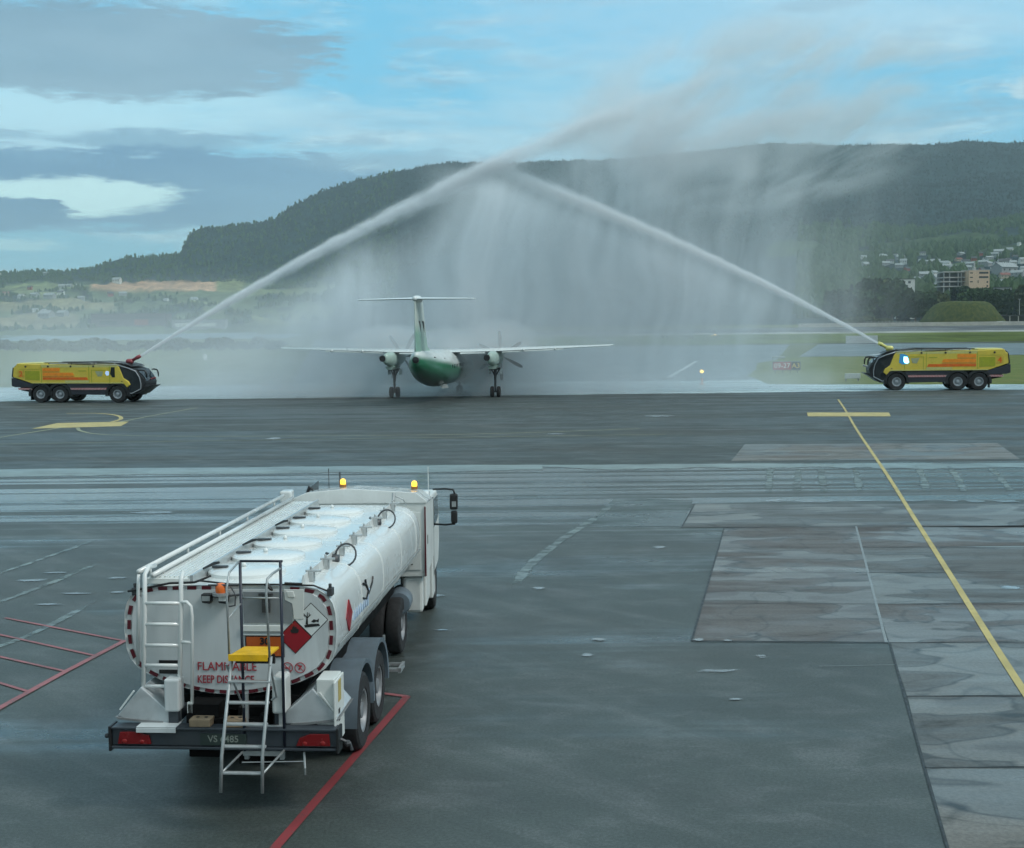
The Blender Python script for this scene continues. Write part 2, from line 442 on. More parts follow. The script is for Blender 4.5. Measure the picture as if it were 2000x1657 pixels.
# water sprayed over the taxiway under the arch
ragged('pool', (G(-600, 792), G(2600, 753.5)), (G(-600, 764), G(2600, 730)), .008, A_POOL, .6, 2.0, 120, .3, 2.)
ragged('wet_taxiway', (G(560, 771), G(1470, 757)), (G(620, 662), G(1560, 656)), .004, A_FARS, 1., 10., 80, .3, 12.)
# grass between the taxiways
def grass_area(name, pts, z=.006):
    P = gp(*pts); out = []
    for i in range(len(P)):
        a, b = P[i], P[(i + 1) % len(P)]
        for k in range(6):
            q = a.lerp(b, k / 6); d = (b - a).length
            s = min(d * .02, 1.2)
            out.append(Vector((q.x + s * mn.noise(q * .3), q.y + s * mn.noise(q * .31 + Vector((9, 3, 1))), 0)))
    return sheet(name, out, z, GRASS)
grass_area('grass', [(-600, 780), (430, 772), (640, 748), (700, 715), (640, 672), (-600, 684)], .001)
grass_area('grass', [(1462, 735), (1500, 751), (2700, 752), (2700, 686), (1720, 697), (1540, 699), (1480, 710)], .012)
# service road and farther runway on the right
sheet('road', gp((1560, 697), (2800, 686), (2800, 668), (1600, 672)), .008, A_FAR)
line_mark('road_marking', gp((1700, 694), (1850, 681), (2100, 676), (2700, 668)), .9, .016, pm('old_white_paint', (.55, .6, .6), .6), True)

# concrete slabs
def concrete(name, base, stain, rscale, tintv=1.):
    m, nt, b = newmat(name); co = objco(nt); x, y, z = sep(nt, co)
    rnd = nt.nodes.new('ShaderNodeObjectInfo'); ob = X(nt, rnd.outputs['Random'])
    v = comb(nt, x * .42 * rscale, y * .8 * rscale, ob * 20.)
    n = noi(nt, v, 1., 3., .45, .25); st = noi(nt, comb(nt, x * .12, y * 1.1, ob * 9.), 1., 4., .6)
    blob = n.ss(.50, .555); edge = (1. - ((n - .53).abs() * 60.)).clamp().max((1. - ((n - .43).abs() * 90.)).clamp() * .5)
    n2 = noi(nt, comb(nt, x * .5 * rscale, y * .55 * rscale, ob * 20. + 7.), 1., 2., .4, .3)
    edge2 = (1. - ((n2 - .5).abs() * 60.)).clamp(); brown = n2.ss(.60, .64)
    fine = noi(nt, co, 18., 4., .7)
    c = mixc(nt, blob * .8, base, stain); c = mixc(nt, brown * .6, c, (base[0] * .72, base[1] * .58, base[2] * .52))
    c = mixc(nt, (edge * .8 + edge2 * .5).clamp(), c, (.022, .024, .022))
    halo = n.ss(.44, .53, 1., .80) * 1.
    c = mulc(nt, c, grey(nt, fine.ss(.34, .66, .80, 1.2) * st.ss(.3, .7, .80, 1.2)))
    nt.links.new(c, b.inputs['Base Color'])
    setin(nt, b.inputs['Roughness'], (n.ss(.4, .6, .62, .34) * st.ss(.3, .7, 1.15, .8)))
    bn = nt.nodes.new('ShaderNodeBump'); bn.inputs['Distance'].default_value = .004; bn.inputs['Strength'].default_value = .3
    nt.links.new(fine.o, bn.inputs['Height']); nt.links.new(bn.outputs[0], b.inputs['Normal'])
    return m
CON1 = concrete('concrete_old', (.092, .085, .077), (.150, .146, .134), 1.)
CON2 = concrete('concrete_grey', (.088, .094, .09), (.155, .15, .132), .8)
CON3 = concrete('concrete_pale', (.135, .132, .118), (.105, .108, .10), .6)
JOINT = pm('joint_tar', (.02, .022, .022), .5)
sheet('concrete_slab', gp((1415, 1032), (1672, 1030), (1731, 1255), (1351, 1252)), .008, CON1)
sheet('concrete_slab', gp((1357, 986), (2300, 984), (2330, 1029), (1332, 1031)), .008, CON2)
rows = [1030.5, 1070, 1120, 1181, 1256.5, 1361, 1501, 1660]
lefts = [1673, 1684, 1697, 1712, 1737, 1772, 1806, 1850]
for i in range(7):
    a, b_ = G(lefts[i], rows[i]), G(lefts[i + 1], rows[i + 1])
    yn, yf = b_.y, a.y
    xs = [a.x, a.x + 5.2, a.x + 10.4, a.x + 15.6] if i < 5 else [a.x, a.x + 5.2, a.x + 10.4]
    for k in range(len(xs) - 1):
        dx = (b_.x - a.x)
        sheet('concrete_slab', [(xs[k] + .012 * (k > 0), yf - .012), (xs[k + 1], yf - .012), (xs[k + 1] + dx * (k < 0), yn + .012), ((xs[k] + (dx if k == 0 else 0)) + .012 * (k > 0), yn + .012)], .008, CON2 if (i + k) % 3 else CON3 if i > 3 else CON1)
sheet('concrete_slab', gp((1455, 868), (1948, 866), (1992, 897), (1428, 901)), .008, CON3)
for P, w in [([(1351, 1253.5), (1738, 1257)], .035), ([(1738, 1257), (1806, 1501), (1852, 1662)], .035), ([(1415, 1030), (1351, 1253)], .04), ([(1357, 985), (1331, 1032)], .04), ([(1415, 1031), (2300, 1030)], .03), ([(1404, 1070), (1684, 1070)], .02), ([(1390, 1120), (1697, 1120)], .02), ([(1373, 1180), (1712, 1181)], .02)]:
    line_mark('slab_joint', gp(*P), w, .0125, JOINT, False)
for yv in (1070, 1120, 1181, 1256.5, 1361, 1501):
    xx = [1684, 1697, 1712, 1737, 1772, 1806][(1070, 1120, 1181, 1256.5, 1361, 1501).index(yv)]
    line_mark('slab_joint', gp((xx, yv), (2400, yv + 1)), .03, .0125, JOINT, False)
line_mark('slab_joint', gp((1600, 1302), (1752, 1299)), .02, .0055, pm('pale_joint', (.2, .22, .22), .4), False)
line_mark('slab_joint', gp((1672, 1029), (1731, 1256)), .05, .0125, pm('pale_joint', (.2, .22, .22), .4), False)
# new asphalt patch with visible seams
PATCH = asphalt('patch_asphalt', (.07, .08, .077), (.05, .058, .057), .4, .6, .4)
sheet('asphalt_patch', gp((1200, 972), (1353, 978), (1330, 1028), (1150, 1030)), .004, PATCH)
# standing water, the sky's glint painted in as a pale base colour
WATER = pm('painted_glint_water', (.24, .27, .28), .05, var=.05)
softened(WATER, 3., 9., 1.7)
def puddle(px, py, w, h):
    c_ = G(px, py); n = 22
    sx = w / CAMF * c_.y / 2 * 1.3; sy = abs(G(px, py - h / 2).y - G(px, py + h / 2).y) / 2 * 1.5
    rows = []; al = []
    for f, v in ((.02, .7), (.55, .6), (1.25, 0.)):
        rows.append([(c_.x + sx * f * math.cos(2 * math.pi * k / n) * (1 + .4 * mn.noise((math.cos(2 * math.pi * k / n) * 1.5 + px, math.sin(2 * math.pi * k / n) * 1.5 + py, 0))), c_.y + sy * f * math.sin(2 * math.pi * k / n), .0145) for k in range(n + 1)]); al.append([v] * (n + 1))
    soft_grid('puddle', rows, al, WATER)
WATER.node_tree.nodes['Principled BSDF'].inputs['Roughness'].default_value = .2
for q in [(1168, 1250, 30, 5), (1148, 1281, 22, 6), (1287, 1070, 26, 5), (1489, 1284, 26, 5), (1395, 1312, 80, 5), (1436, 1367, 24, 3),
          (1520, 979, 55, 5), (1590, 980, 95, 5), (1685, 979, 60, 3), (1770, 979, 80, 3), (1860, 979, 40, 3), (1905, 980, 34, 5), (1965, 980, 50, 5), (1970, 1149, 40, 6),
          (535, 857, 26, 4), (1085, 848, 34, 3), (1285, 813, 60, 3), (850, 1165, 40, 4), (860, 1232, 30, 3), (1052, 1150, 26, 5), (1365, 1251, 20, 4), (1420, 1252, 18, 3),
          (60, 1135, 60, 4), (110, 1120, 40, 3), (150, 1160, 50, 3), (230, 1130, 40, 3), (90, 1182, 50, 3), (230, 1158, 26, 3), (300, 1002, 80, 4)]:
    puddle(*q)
# pale wheel-worn streak on the apron
STRK = softened(asphalt('worn_streak', (.20, .225, .22), (.18, .20, .20), .35, .6, .3, rdry=.45, rwet=.3), 1.5, 2.2, 1.3)
def blotch_strip(P, w, z, seed):
    P = smoothline(P, 14); rows = []; al = []; N = len(P)
    for i, p in enumerate(P):
        t = P[min(i + 1, N - 1)] - P[max(i - 1, 0)]; t.normalize(); nrm = Vector((-t.y, t.x, 0))
        ww = w * (1.3 + .8 * mn.noise((i * .3 + seed, seed, 0))); k = max(0, min(1, min(i, N - 1 - i) / 8))
        rows.append([tuple(p + nrm * ww * u + Vector((0, 0, z))) for u in (-.5, -.2, .2, .5)]); al.append([0, .6 * k, .6 * k, 0])
    soft_grid('worn_streak', rows, al, STRK)
blotch_strip(gp((1205, 975), (1165, 1010), (1090, 1060), (1030, 1110), (1000, 1160)), .35, .009, 1.)
for k, (xa, xb) in enumerate([(1505, 1500), (1560, 1556), (1600, 1612), (1668, 1682), (1790, 1815), (1850, 1890), (1925, 1985)]):
    blotch_strip(gp((xa, 906), (.5 * (xa + xb), 935), (xb, 975)), .32, .009, k * 3.1)
for k, (ya, yb) in enumerate([(1215, 1085), (1300, 1150), (1160, 1040)]):
    blotch_strip(gp((-120, ya), (60, ya - 60), (230, yb)), .22, .009, 40 + k)

# painted markings
def paint(name, col, wear=.5, rough=.55):
    m, nt, b = newmat(name); co = objco(nt); x, y, z = sep(nt, co)
    n = noi(nt, co, 3.5, 6., .75); f = noi(nt, co, 40., 3., .7)
    k = (n * .6 + f * .4).ss(wear, wear + .18)
    c = mixc(nt, k, col, (.07, .078, .075))
    c = mulc(nt, c, grey(nt, noi(nt, co, 1.2, 3.).ss(.3, .7, .85, 1.12)))
    nt.links.new(c, b.inputs['Base Color']); b.inputs['Roughness'].default_value = rough
    return m
YEL = paint('yellow_paint', (.46, .37, .13), .53); YELP = paint('pale_yellow_paint', (.26, .27, .16), .5)
RED = paint('red_paint', (.24, .04, .045), .50); REDP = paint('worn_red_paint', (.30, .10, .105), .48)
line_mark('guide_line', gp((1637, 781), (1650, 800), (1672, 838), (1700, 880), (1735, 932), (1790, 1020), (1850, 1115), (1900, 1195), (1950, 1275), (2000, 1352), (2060, 1440)), .125, .018, YEL)
sheet('guide_bar', gp((1576, 806.5), (1736, 806.5), (1740, 814), (1578, 814)), .016, YEL)
sheet('guide_bar', gp((112, 827), (252, 824), (236, 833), (62, 838)), .012, YEL)
line_mark('guide_line', gp((-60, 866), (0, 855), (120, 836)), .22, .014, YELP)
line_mark('guide_line', gp((236, 824.5), (300, 812), (385, 797)), .22, .014, YELP)
line_mark('guide_line', gp((130, 808), (190, 808), (228, 812), (236, 819), (214, 826)), [.25] * 21, .014, YEL)
line_mark('guide_line', gp((152, 836), (160, 843), (215, 850), (420, 853), (900, 849), (1250, 838)), [.2] * 26, .014, YELP)
line_mark('guide_line', gp((-200, 872), (0, 868), (600, 859), (1300, 849)), .14, .014, YELP)
line_mark('safety_line', gp((500, 1712), (540, 1655), (795, 1362)), .115, .014, RED, False)
line_mark('safety_line', gp((797, 1362), (712, 1351)), .10, .012, REDP, False)
line_mark('safety_line', gp((-80, 1432), (0, 1384), (130, 1312), (245, 1252)), .11, .014, REDP, False)
for P in [((10, 1208), (242, 1253)), ((-40, 1232), (190, 1283)), ((-40, 1275), (130, 1313)), ((-40, 1323), (58, 1353))]:
    line_mark('safety_line', gp(*P), .07, .012, REDP, False)
line_mark('guide_line', gp((1305, 738), (1360, 706)), .5, .018, pm('old_white_paint', (.55, .6, .6), .6), False)
# ================================================================ TERRAIN
def interp(tab, x):
    if x <= tab[0][0]: return tab[0][1]
    for (a, ya), (b, yb) in zip(tab, tab[1:]):
        if x <= b: t = (x - a) / (b - a); return ya + (yb - ya) * t
    return tab[-1][1]
RIDGE = [(-900, 545), (-300, 548), (0, 536), (60, 533), (120, 534), (185, 528), (215, 516), (260, 505), (300, 502), (340, 500), (363, 494), (370, 474), (380, 458), (398, 447), (440, 446), (520, 437), (548, 428), (572, 410), (600, 396), (640, 377), (700, 357), (780, 341), (840, 328), (900, 323), (1000, 322), (1100, 319), (1160, 317), (1250, 312), (1340, 305), (1400, 297), (1480, 288), (1560, 287), (1700, 286), (1800, 288), (1880, 279), (1960, 284), (2000, 281), (2400, 290), (3000, 330), (3600, 400)]
def e_px(x, py): return hor(x) - py
def zrt(D): return max(0., (D - 340) * .0094)
def height(x, D):
    """terrain height at bearing x (px) and distance D"""
    rg = e_px(x, interp(RIDGE, x))
    H_ = CAMH
    # right hand country: gentle rise, housing slope, mountain
    e1 = interp([(500, 18), (1500, 24), (2000, 40), (3000, 45)], x)
    e2 = interp([(500, 60), (1500, 75), (1750, 95), (2000, 112), (3000, 110)], x)
    e3 = interp([(500, 90), (1500, 130), (2000, 165), (3000, 150)], x)
    ta = [(300, -47), (700, (zrt(700) - H_) * CAMF / 700), (880, (5.2 - H_) * CAMF / 880), (1100, e1), (1800, e2), (2600, e3), (4500, rg), (5200, rg * .8), (7000, rg * .5)]
    zr = H_ + interp(ta, D) * D / CAMF if D > 700 else zrt(D)
    # left hand country: flat land and water, then far shore
    tb = [(2150, (-.5 - H_) * CAMF / 2150), (2230, -2), (2500, 14), (3000, 50), (3450, 72), (3900, 98), (4500, rg), (5200, rg * .8), (7000, rg * .5)]
    zl = -.6 if D < 2150 else H_ + interp(tb, D) * D / CAMF
    t = max(0, min(1, (x - 560) / 350)); t = t * t * (3 - 2 * t)
    z = zl * (1 - t) + zr * t
    if D > 1000:
        X_ = (x - 1000) * D / CAMF
        k = min(1, (D - 1000) / 1500)
        z += k * (22 * mn.noise((X_ * .004, D * .0035, 1)) + 9 * mn.noise((X_ * .013, D * .011, 4))) * (1 if D < 4300 else .3)
        z += k * (5 * mn.noise((X_ * .05, D * .03, 2)) + 3 * mn.noise((X_ * .16, D * .1, 6)))
    return z
def tpos(x, D): return Vector(((x - 1000) * D / CAMF, D, height(x, D)))
def on_ground(px, D): return tpos(px, D)
FOREST, PASTURE, TAN, ROAD, PALE, ROCK = (.014, .028, .032), (.10, .13, .05), (.40, .25, .15), (.10, .11, .115), (.26, .27, .25), (.075, .09, .095)
def land(x, D):
    right = x > 700
    if right and D < 860:
        if D < 342: return None
        if D < 350: return ROAD
        if D < 500: return (.095, .125, .035)
        if D < 540: return PALE
        if D < 695: return ROAD
        return (.11, .12, .045)
    X_ = (x - 1000) * D / CAMF
    n = mn.noise((X_ * .006, D * .004, 7)); n2 = mn.noise((X_ * .02, D * .012, 3))
    if x < 640 + 80 * n:
        if 188 < x < 480 and 3250 < D < 3890 - max(0, 300 - x) * 1.1:
            return (.09, .12, .06) if D < 3470 else TAN if x < 425 else (.17, .19, .08)
        if D > 3850: return FOREST
        if 2400 < D < 2760 and x < 160: return (.17, .16, .10)
        if 2850 < D < 3200 and x < 230 and n > -.1: return (.19, .18, .10)
        if D < 2300: return (.07, .10, .05)
        if n > .18: return (.16, .19, .09)
        if n < -.15 or n2 > .12: return FOREST
        return (.09, .12, .06)
    if x > 1500 and 1000 < D < 2900:
        if n > .3: return (.045, .07, .03)
    return FOREST
def build_terrain():
    xs = [-900 + 9 * i for i in range(int(4300 / 9))]
    Ds = [340, 343, 349, 351, 380, 420, 460, 498, 502, 538, 542, 600, 650, 690, 697, 740, 800, 860]
    d = 900
    while d < 4400: Ds.append(d); d *= 1.0165
    while d < 4700: Ds.append(d); d += 30
    Ds += [4800, 5000, 5400, 6000, 7000]
    me = bpy.data.meshes.new('hills'); vs = []; fs = []; cols = []
    for j, D in enumerate(Ds):
        for x in xs:
            vs.append(tpos(x, D)); cols.append(land(x, D) or ROAD)
    nx = len(xs)
    for j in range(len(Ds) - 1):
        for i in range(nx - 1):
            if Ds[j] < 860 and xs[i] < 640: continue
            fs.append((j * nx + i, j * nx + i + 1, (j + 1) * nx + i + 1, (j + 1) * nx + i))
    me.from_pydata(vs, [], fs)
    ca = me.color_attributes.new('land', 'FLOAT_COLOR', 'POINT')
    ca.data.foreach_set('color', [q for c in cols for q in (*c, 1)])
    me.polygons.foreach_set('use_smooth', [True] * len(me.polygons))
    m, nt, b = newmat('hill_land')
    at_ = nt.nodes.new('ShaderNodeVertexColor'); at_.layer_name = 'land'
    co = objco(nt); x, y, z = sep(nt, co)
    n = noi(nt, comb(nt, x * .05, y * .02, z * .06), 1., 6., .7); n2 = noi(nt, comb(nt, x * .008, y * .004, z * .01), 1., 5., .6)
    nz = sep(nt, nt.nodes.new('ShaderNodeNewGeometry').outputs['Normal'])[2]
    rock = (1. - nz.ss(.35, .55)) * n.ss(.4, .6)
    c = mulc(nt, at_.outputs[0], grey(nt, n.ss(.3, .7, .6, 1.5) * n2.ss(.3, .7, .75, 1.3)))
    c = mixc(nt, rock * .7, c, ROCK)
    nt.links.new(c, b.inputs['Base Color']); b.inputs['Roughness'].default_value = 1; b.inputs['Specular IOR Level'].default_value = .05
    me.materials.append(m)
    o = bpy.data.objects.new('hills', me); COL.objects.link(o); o['kind'] = 'structure'
build_terrain()
# water of the inlet on the left
wm, wnt, wb = newmat('inlet_water')
wb.inputs['Base Color'].default_value = (.05, .08, .09, 1); wb.inputs['Roughness'].default_value = .22
_co = objco(wnt); _x, _y, _z = sep(wnt, _co)
_bn = wnt.nodes.new('ShaderNodeBump'); _bn.inputs['Strength'].default_value = .4; _bn.inputs['Distance'].default_value = .2
wnt.links.new(noi(wnt, comb(wnt, _x * .3, _y * .1, 0.), 1., 4.).o, _bn.inputs['Height']); wnt.links.new(_bn.outputs[0], wb.inputs['Normal'])
sheet('water', [(-3300, 760), ((560 - 1000) * 760 / CAMF, 760), ((640 - 1000) * 2230 / CAMF, 2230), (-3300, 2230)], .02, wm)

# ---------------------------------------------------------------- foliage
def leafmat(name, c1, c2):
    m, nt, b = newmat(name); co = objco(nt)
    rnd = X(nt, nt.nodes.new('ShaderNodeObjectInfo').outputs['Random'])
    n = noi(nt, co, .5, 4., .7); n2 = noi(nt, co, 3.5, 3., .7)
    c = mixc(nt, (n * .6 + n2 * .4).ss(.3, .7), c1, c2)
    c = mulc(nt, c, grey(nt, rnd.ss(0, 1, .75, 1.35)))
    nt.links.new(c, b.inputs['Base Color']); b.inputs['Roughness'].default_value = .8; b.inputs['Specular IOR Level'].default_value = .15
    return m
LEAF = [leafmat('dark_leaves', (.018, .040, .018), (.045, .075, .026)), leafmat('olive_leaves', (.045, .062, .025), (.09, .11, .045)), leafmat('needle_leaves', (.010, .022, .026), (.018, .034, .036))]
BARK = pm('bark', (.10, .075, .055), .9)
def crown_mesh(h, w, kind, n, seed, leaf=.55):
    """leaf clumps scattered through an uneven crown"""
    rg = random.Random(seed); mb = MB()
    lobes = []
    if kind == 'round':
        for k in range(9):
            a = rg.uniform(0, 6.28); r = rg.uniform(.0, .34) * w; lobes.append((r * math.cos(a), r * math.sin(a), h * rg.uniform(.34, .82), w * rg.uniform(.18, .30), h * rg.uniform(.12, .2)))
        lobes.append((0, 0, h * .84, w * .2, h * .16))
    for k in range(n):
        if kind == 'round':
            L = rg.choice(lobes); th = rg.uniform(0, 6.28); ph = math.acos(rg.uniform(-1, 1)); rr = rg.uniform(.6, 1.05)
            p = Vector((L[0] + L[3] * rr * math.sin(ph) * math.cos(th), L[1] + L[3] * rr * math.sin(ph) * math.sin(th), L[2] + L[4] * rr * math.cos(ph)))
        else:
            t = rg.random() ** 1.4; a = rg.uniform(0, 6.28)
            rr = w * .5 * (1 - t) * (.75 + .25 * math.sin(t * 60)) * rg.uniform(.4, 1.05)
            p = Vector((rr * math.cos(a), rr * math.sin(a), h * (.1 + .9 * t) - rr * .25))
        s = leaf * rg.uniform(.5, 1.25) * (w / 6)
        q = Vector((rg.gauss(0, 1), rg.gauss(0, 1), rg.gauss(0, 1))).normalized(); t1 = q.orthogonal().normalized(); t2 = q.cross(t1)
        vs = [p + (t1 * math.cos(b_) + t2 * math.sin(b_)) * s * rg.uniform(.6, 1.2) + q * s * rg.uniform(-.25, .25) for b_ in (0, 1.26, 2.5, 3.77, 5.03)]
        mb.add(vs, [(0, 1, 2, 3, 4)])
    return mb
def trunk_mesh(h, w, seed):
    rg = random.Random(seed); mb = MB()
    mb.tube([(0, 0, -.3), (0.05, 0, h * .25), (.1, .05, h * .5), (.0, .1, h * .8)], [w * .04, w * .03, w * .022, w * .008], 6)
    for k in range(6):
        a = k * 1.05 + rg.random(); z0 = h * rg.uniform(.28, .55)
        mb.tube([(0, 0, z0), (math.cos(a) * w * .16, math.sin(a) * w * .16, z0 + h * .1), (math.cos(a) * w * .32, math.sin(a) * w * .32, z0 + h * .24)], [w * .016, w * .011, w * .005], 5)
    return mb
def make_tree(kind, seed, h, w, mat, n):
    t = empty('tree'); trunk_mesh(h, w, seed).build('trunk', BARK, t); crown_mesh(h, w, kind, n, seed).build('crown', mat, t)
    return t
protos = {}
def place_tree(key, make, loc, s, rz, name, label, cat, group):
    """first use takes the prototype itself, later ones copy it with its parts"""
    if key not in protos: protos[key] = make(); o = protos[key]
    else: o = copy_tree(protos[key])
    o.name = name; o.location = loc; o.scale = (s[0], s[0], s[1]); o.rotation_euler.z = rz
    return tag(o, label, cat, group)
rg = random.Random(5)
# woodland belt on the right: individual trees (px, D, height m, width m, kind)
KN = ['dark rounded broadleaf', 'olive green bushy broadleaf', 'narrow dark pointed conifer']
tl = []
for i in range(46):
    px = 1618 + i * 9.6 + rg.uniform(-4, 4); D = rg.uniform(800, 980)
    topy = interp([(1610, 590), (1650, 566), (1690, 552), (1740, 548), (1790, 566), (1820, 575), (1850, 572), (1890, 566), (1940, 574), (2000, 556), (2100, 560)], px) + rg.uniform(-6, 14)
    base = on_ground(px, D); h = (CAMH + (hor(px) - topy) / CAMF * D) - base.z
    tl.append((px, D, max(7, h), rg.choice([0, 0, 1, 0, 2])))
for i, (px, D, h, k) in enumerate(tl):
    mk = [lambda: make_tree('round', 11, 10., 9., LEAF[0], 1500), lambda: make_tree('round', 23, 10., 9., LEAF[1], 1500), lambda: make_tree('cone', 31, 10., 5., LEAF[2], 1300)][k]
    where = 'left of the grass mound' if px < 1790 else 'behind the grass mound' if px < 1965 else 'right of the grass mound'
    place_tree(k, mk, on_ground(px, D), (h / 10 * rg.uniform(.8, 1.05), h / 10), rg.uniform(0, 6), ['broadleaf_tree', 'broadleaf_tree', 'conifer_tree'][k], KN[k] + ' tree in the wood ' + where, 'tree', 'trees of the wood by the runway')
# low bushes along the water on the left
for i in range(44):
    px = -10 + i * 13 + rg.uniform(-7, 7); D = rg.uniform(330, 380); p = at(px, 690, D); p.z = 0
    h = rg.uniform(1.8, 3.4)
    mk = lambda: make_tree('round', 57, 10., 15., LEAF[1], 900)
    place_tree('bush', mk, p, (h / 10 * rg.uniform(.8, 1.3), h / 10), rg.uniform(0, 6), 'bush', 'low grey-green bush on the grassy shore behind the left fire truck', 'bush', 'bushes along the shore')
for i, px in enumerate([1660, 1672, 1684, 1697, 1712, 1728]):
    D = 742; p = on_ground(px, D)
    place_tree('bush', None, p, (.9, rg.uniform(.3, .55)), rg.uniform(0, 6), 'bush', 'low scrubby bush behind the pale roadside wall', 'bush', 'scrub behind the roadside wall')
# woods on the slopes: one mass, uncountable
HR = [(1686, 505, 0, 1.), (1689, 521, 2, 1.2), (1728, 517, 2, .9), (1715, 536, 0, .6), (1741, 539, 0, .6), (1765, 540, 0, .7), (1789, 547, 0, .8), (1806, 541, 2, 1.1), (1823, 537, 0, .9), (1810, 514, 2, .8), (1826, 515, 2, 1.1), (1848, 517, 0, .9), (1851, 518, 1, .8), (1860, 524, 0, .8), (1847, 525, 2, .9), (1884, 514, 1, 1.), (1885, 526, 2, .9), (1893, 519, 2, .8), (1919, 517, 2, .9), (1929, 518, 2, .8), (1944, 518, 0, .8), (1957, 516, 1, 1.2), (1976, 517, 0, .9), (1996, 513, 0, 1.1), (1940, 500, 2, .8), (1950, 497, 2, 1.2), (1969, 491, 0, 1.), (1999, 498, 0, .7), (1875, 497, 2, .8), (1930, 505, 2, .7), (1960, 535, 2, 1.9), (1942, 528, 2, .8), (1985, 538, 2, 1.), (1960, 541, 4, .9), (1996, 525, 0, .7), (1836, 549, 2, 1.1), (1900, 508, 3, .8), (1912, 499, 3, .8), (1870, 509, 4, .8), (1770, 528, 3, .8), (1755, 520, 2, .8), (1980, 505, 3, .8), (2020, 520, 0, 1.), (2050, 505, 2, 1.)]
def foot(px, py, lo, hi): return min((abs(hor(px) - (tpos(px, d).z - CAMH) * CAMF / d - py), d) for d in range(lo, hi, 12))[1]
HR = [(px, foot(px, py + 3, 1050, 2700), k, s) for px, py, k, s in HR]
_hr = random.Random(77)
HR += [(px, _hr.randint(1200, 2500), _hr.choice([0, 1, 2, 2, 1, 3]), _hr.uniform(.6, 1.)) for px in [1690 + 9.5 * k + _hr.uniform(-4, 4) for k in range(36)]]
def clear_of_houses(x, D):
    for px, d, k, s in HR:
        if abs(x - px) < 17 * 1500 / d and d - 150 < D < d + 25: return False
    return True
def forest_mass(name, label, n, fx, fD, seed, h0, h1, mat, keep=lambda x, D: True, zf=None):
    rg = random.Random(seed); mb = MB(); k = 0
    while k < n:
        x = rg.uniform(*fx); D = fD[0] + (fD[1] - fD[0]) * rg.random(); k += 1
        if not keep(x, D): continue
        p = tpos(x, D); h = rg.uniform(h0, h1); w = h * rg.uniform(.35, .7)
        q = [rg.uniform(.7, 1.3) for _ in range(6)]; a0 = rg.uniform(0, 2)
        vs = [p + Vector((0, 0, h * rg.uniform(.9, 1.1)))] + [p + Vector((w * .5 * q[i] * math.cos(a0 + i * 1.047), w * .5 * q[i] * math.sin(a0 + i * 1.047), h * (.55 + .15 * ((i * 7) % 3 - 1)))) for i in range(6)] \
            + [p + Vector((w * .6 * q[5 - i] * math.cos(a0 + i * 1.047), w * .6 * q[5 - i] * math.sin(a0 + i * 1.047), -1)) for i in range(6)]
        fs = [(0, 1 + i, 1 + (i + 1) % 6) for i in range(6)] + [(1 + i, 7 + i, 7 + (i + 1) % 6, 1 + (i + 1) % 6) for i in range(6)]
        mb.add(vs, fs)
    o = mb.build(name, mat); tag(o, label, 'forest', kind='stuff')
forest_mass('forest', 'dark green woodland between the houses on the right slope', 9000, (1560, 2200), (960, 3000), 3, 8, 17, LEAF[0], lambda x, D: land(x, D) == FOREST and clear_of_houses(x, D) and mn.noise(((x - 1000) * D / CAMF * .02, D * .01, 5)) > -.35)
forest_mass('forest', 'dark forest cover on the long mountain', 30000, (400, 2300), (2900, 4560), 4, 3.5, 7, LEAF[2], lambda x, D: x > 720 or (x > 380 and D > 3850))
forest_mass('forest', 'woods and hedges on the low hills at far left', 9000, (-400, 780), (2300, 4560), 6, 7, 13, LEAF[0], lambda x, D: land(x, D) == FOREST)

# ---------------------------------------------------------------- far buildings
WALLW = pm('white_wall', (.62, .64, .60), .8); WALLG = pm('grey_wall', (.28, .30, .30), .8); WALLR = pm('red_wall', (.28, .08, .06), .8); WALLT = pm('tan_wall', (.42, .36, .26), .8)
ROOFD = pm('dark_roof', (.06, .065, .07), .8); ROOFL = pm('pale_roof', (.27, .30, .30), .6); ROOFR = pm('red_roof', (.22, .09, .07), .8); GLASS = pm('window_glass', (.03, .04, .045), .12)
CONC = pm('pale_concrete', (.42, .42, .40), .85, dirt=.3, scale=.3)
def house(w, d, h, rh, wall, roof, nwin=3, flat=False):
    t = empty('house')
    mb = MB()
    if flat: mb.b2((-w / 2, -d / 2, -6), (w / 2, d / 2, h))
    else: mb.prism([(-d / 2, -6), (d / 2, -6), (d / 2, h), (0, h + rh), (-d / 2, h)], 'x', -w / 2, w / 2)
    wl = mb.build('wall', wall, t)
    r = MB()
    if flat: r.b2((-w / 2 - .3, -d / 2 - .3, h), (w / 2 + .3, d / 2 + .3, h + .4))
    else:
        for s in (-1, 1):
            r.add([(-w / 2 - .5, s * (d / 2 + .6), h - .35), (w / 2 + .5, s * (d / 2 + .6), h - .35), (w / 2 + .5, 0, h + rh + .12), (-w / 2 - .5, 0, h + rh + .12), (-w / 2 - .5, s * (d / 2 + .6), h - .1), (w / 2 + .5, s * (d / 2 + .6), h - .1), (w / 2 + .5, 0, h + rh + .4), (-w / 2 - .5, 0, h + rh + .4)], [(0, 1, 2, 3), (7, 6, 5, 4), (0, 4, 5, 1), (1, 5, 6, 2), (2, 6, 7, 3), (3, 7, 4, 0)])
        r.b2((w * .15, .3, h + rh * .6), (w * .15 + .8, 1.1, h + rh + 1.0))
    r.build('roof', roof, t)
    for i in range(nwin):
        x = -w / 2 + w * (i + .5) / nwin
        MB().b2((x - .6, -d / 2 - .06, h * .5 - .1), (x + .6, -d / 2 + .02, h * .5 + 1.2)).build('window', GLASS, t)
    return t
hp = {}
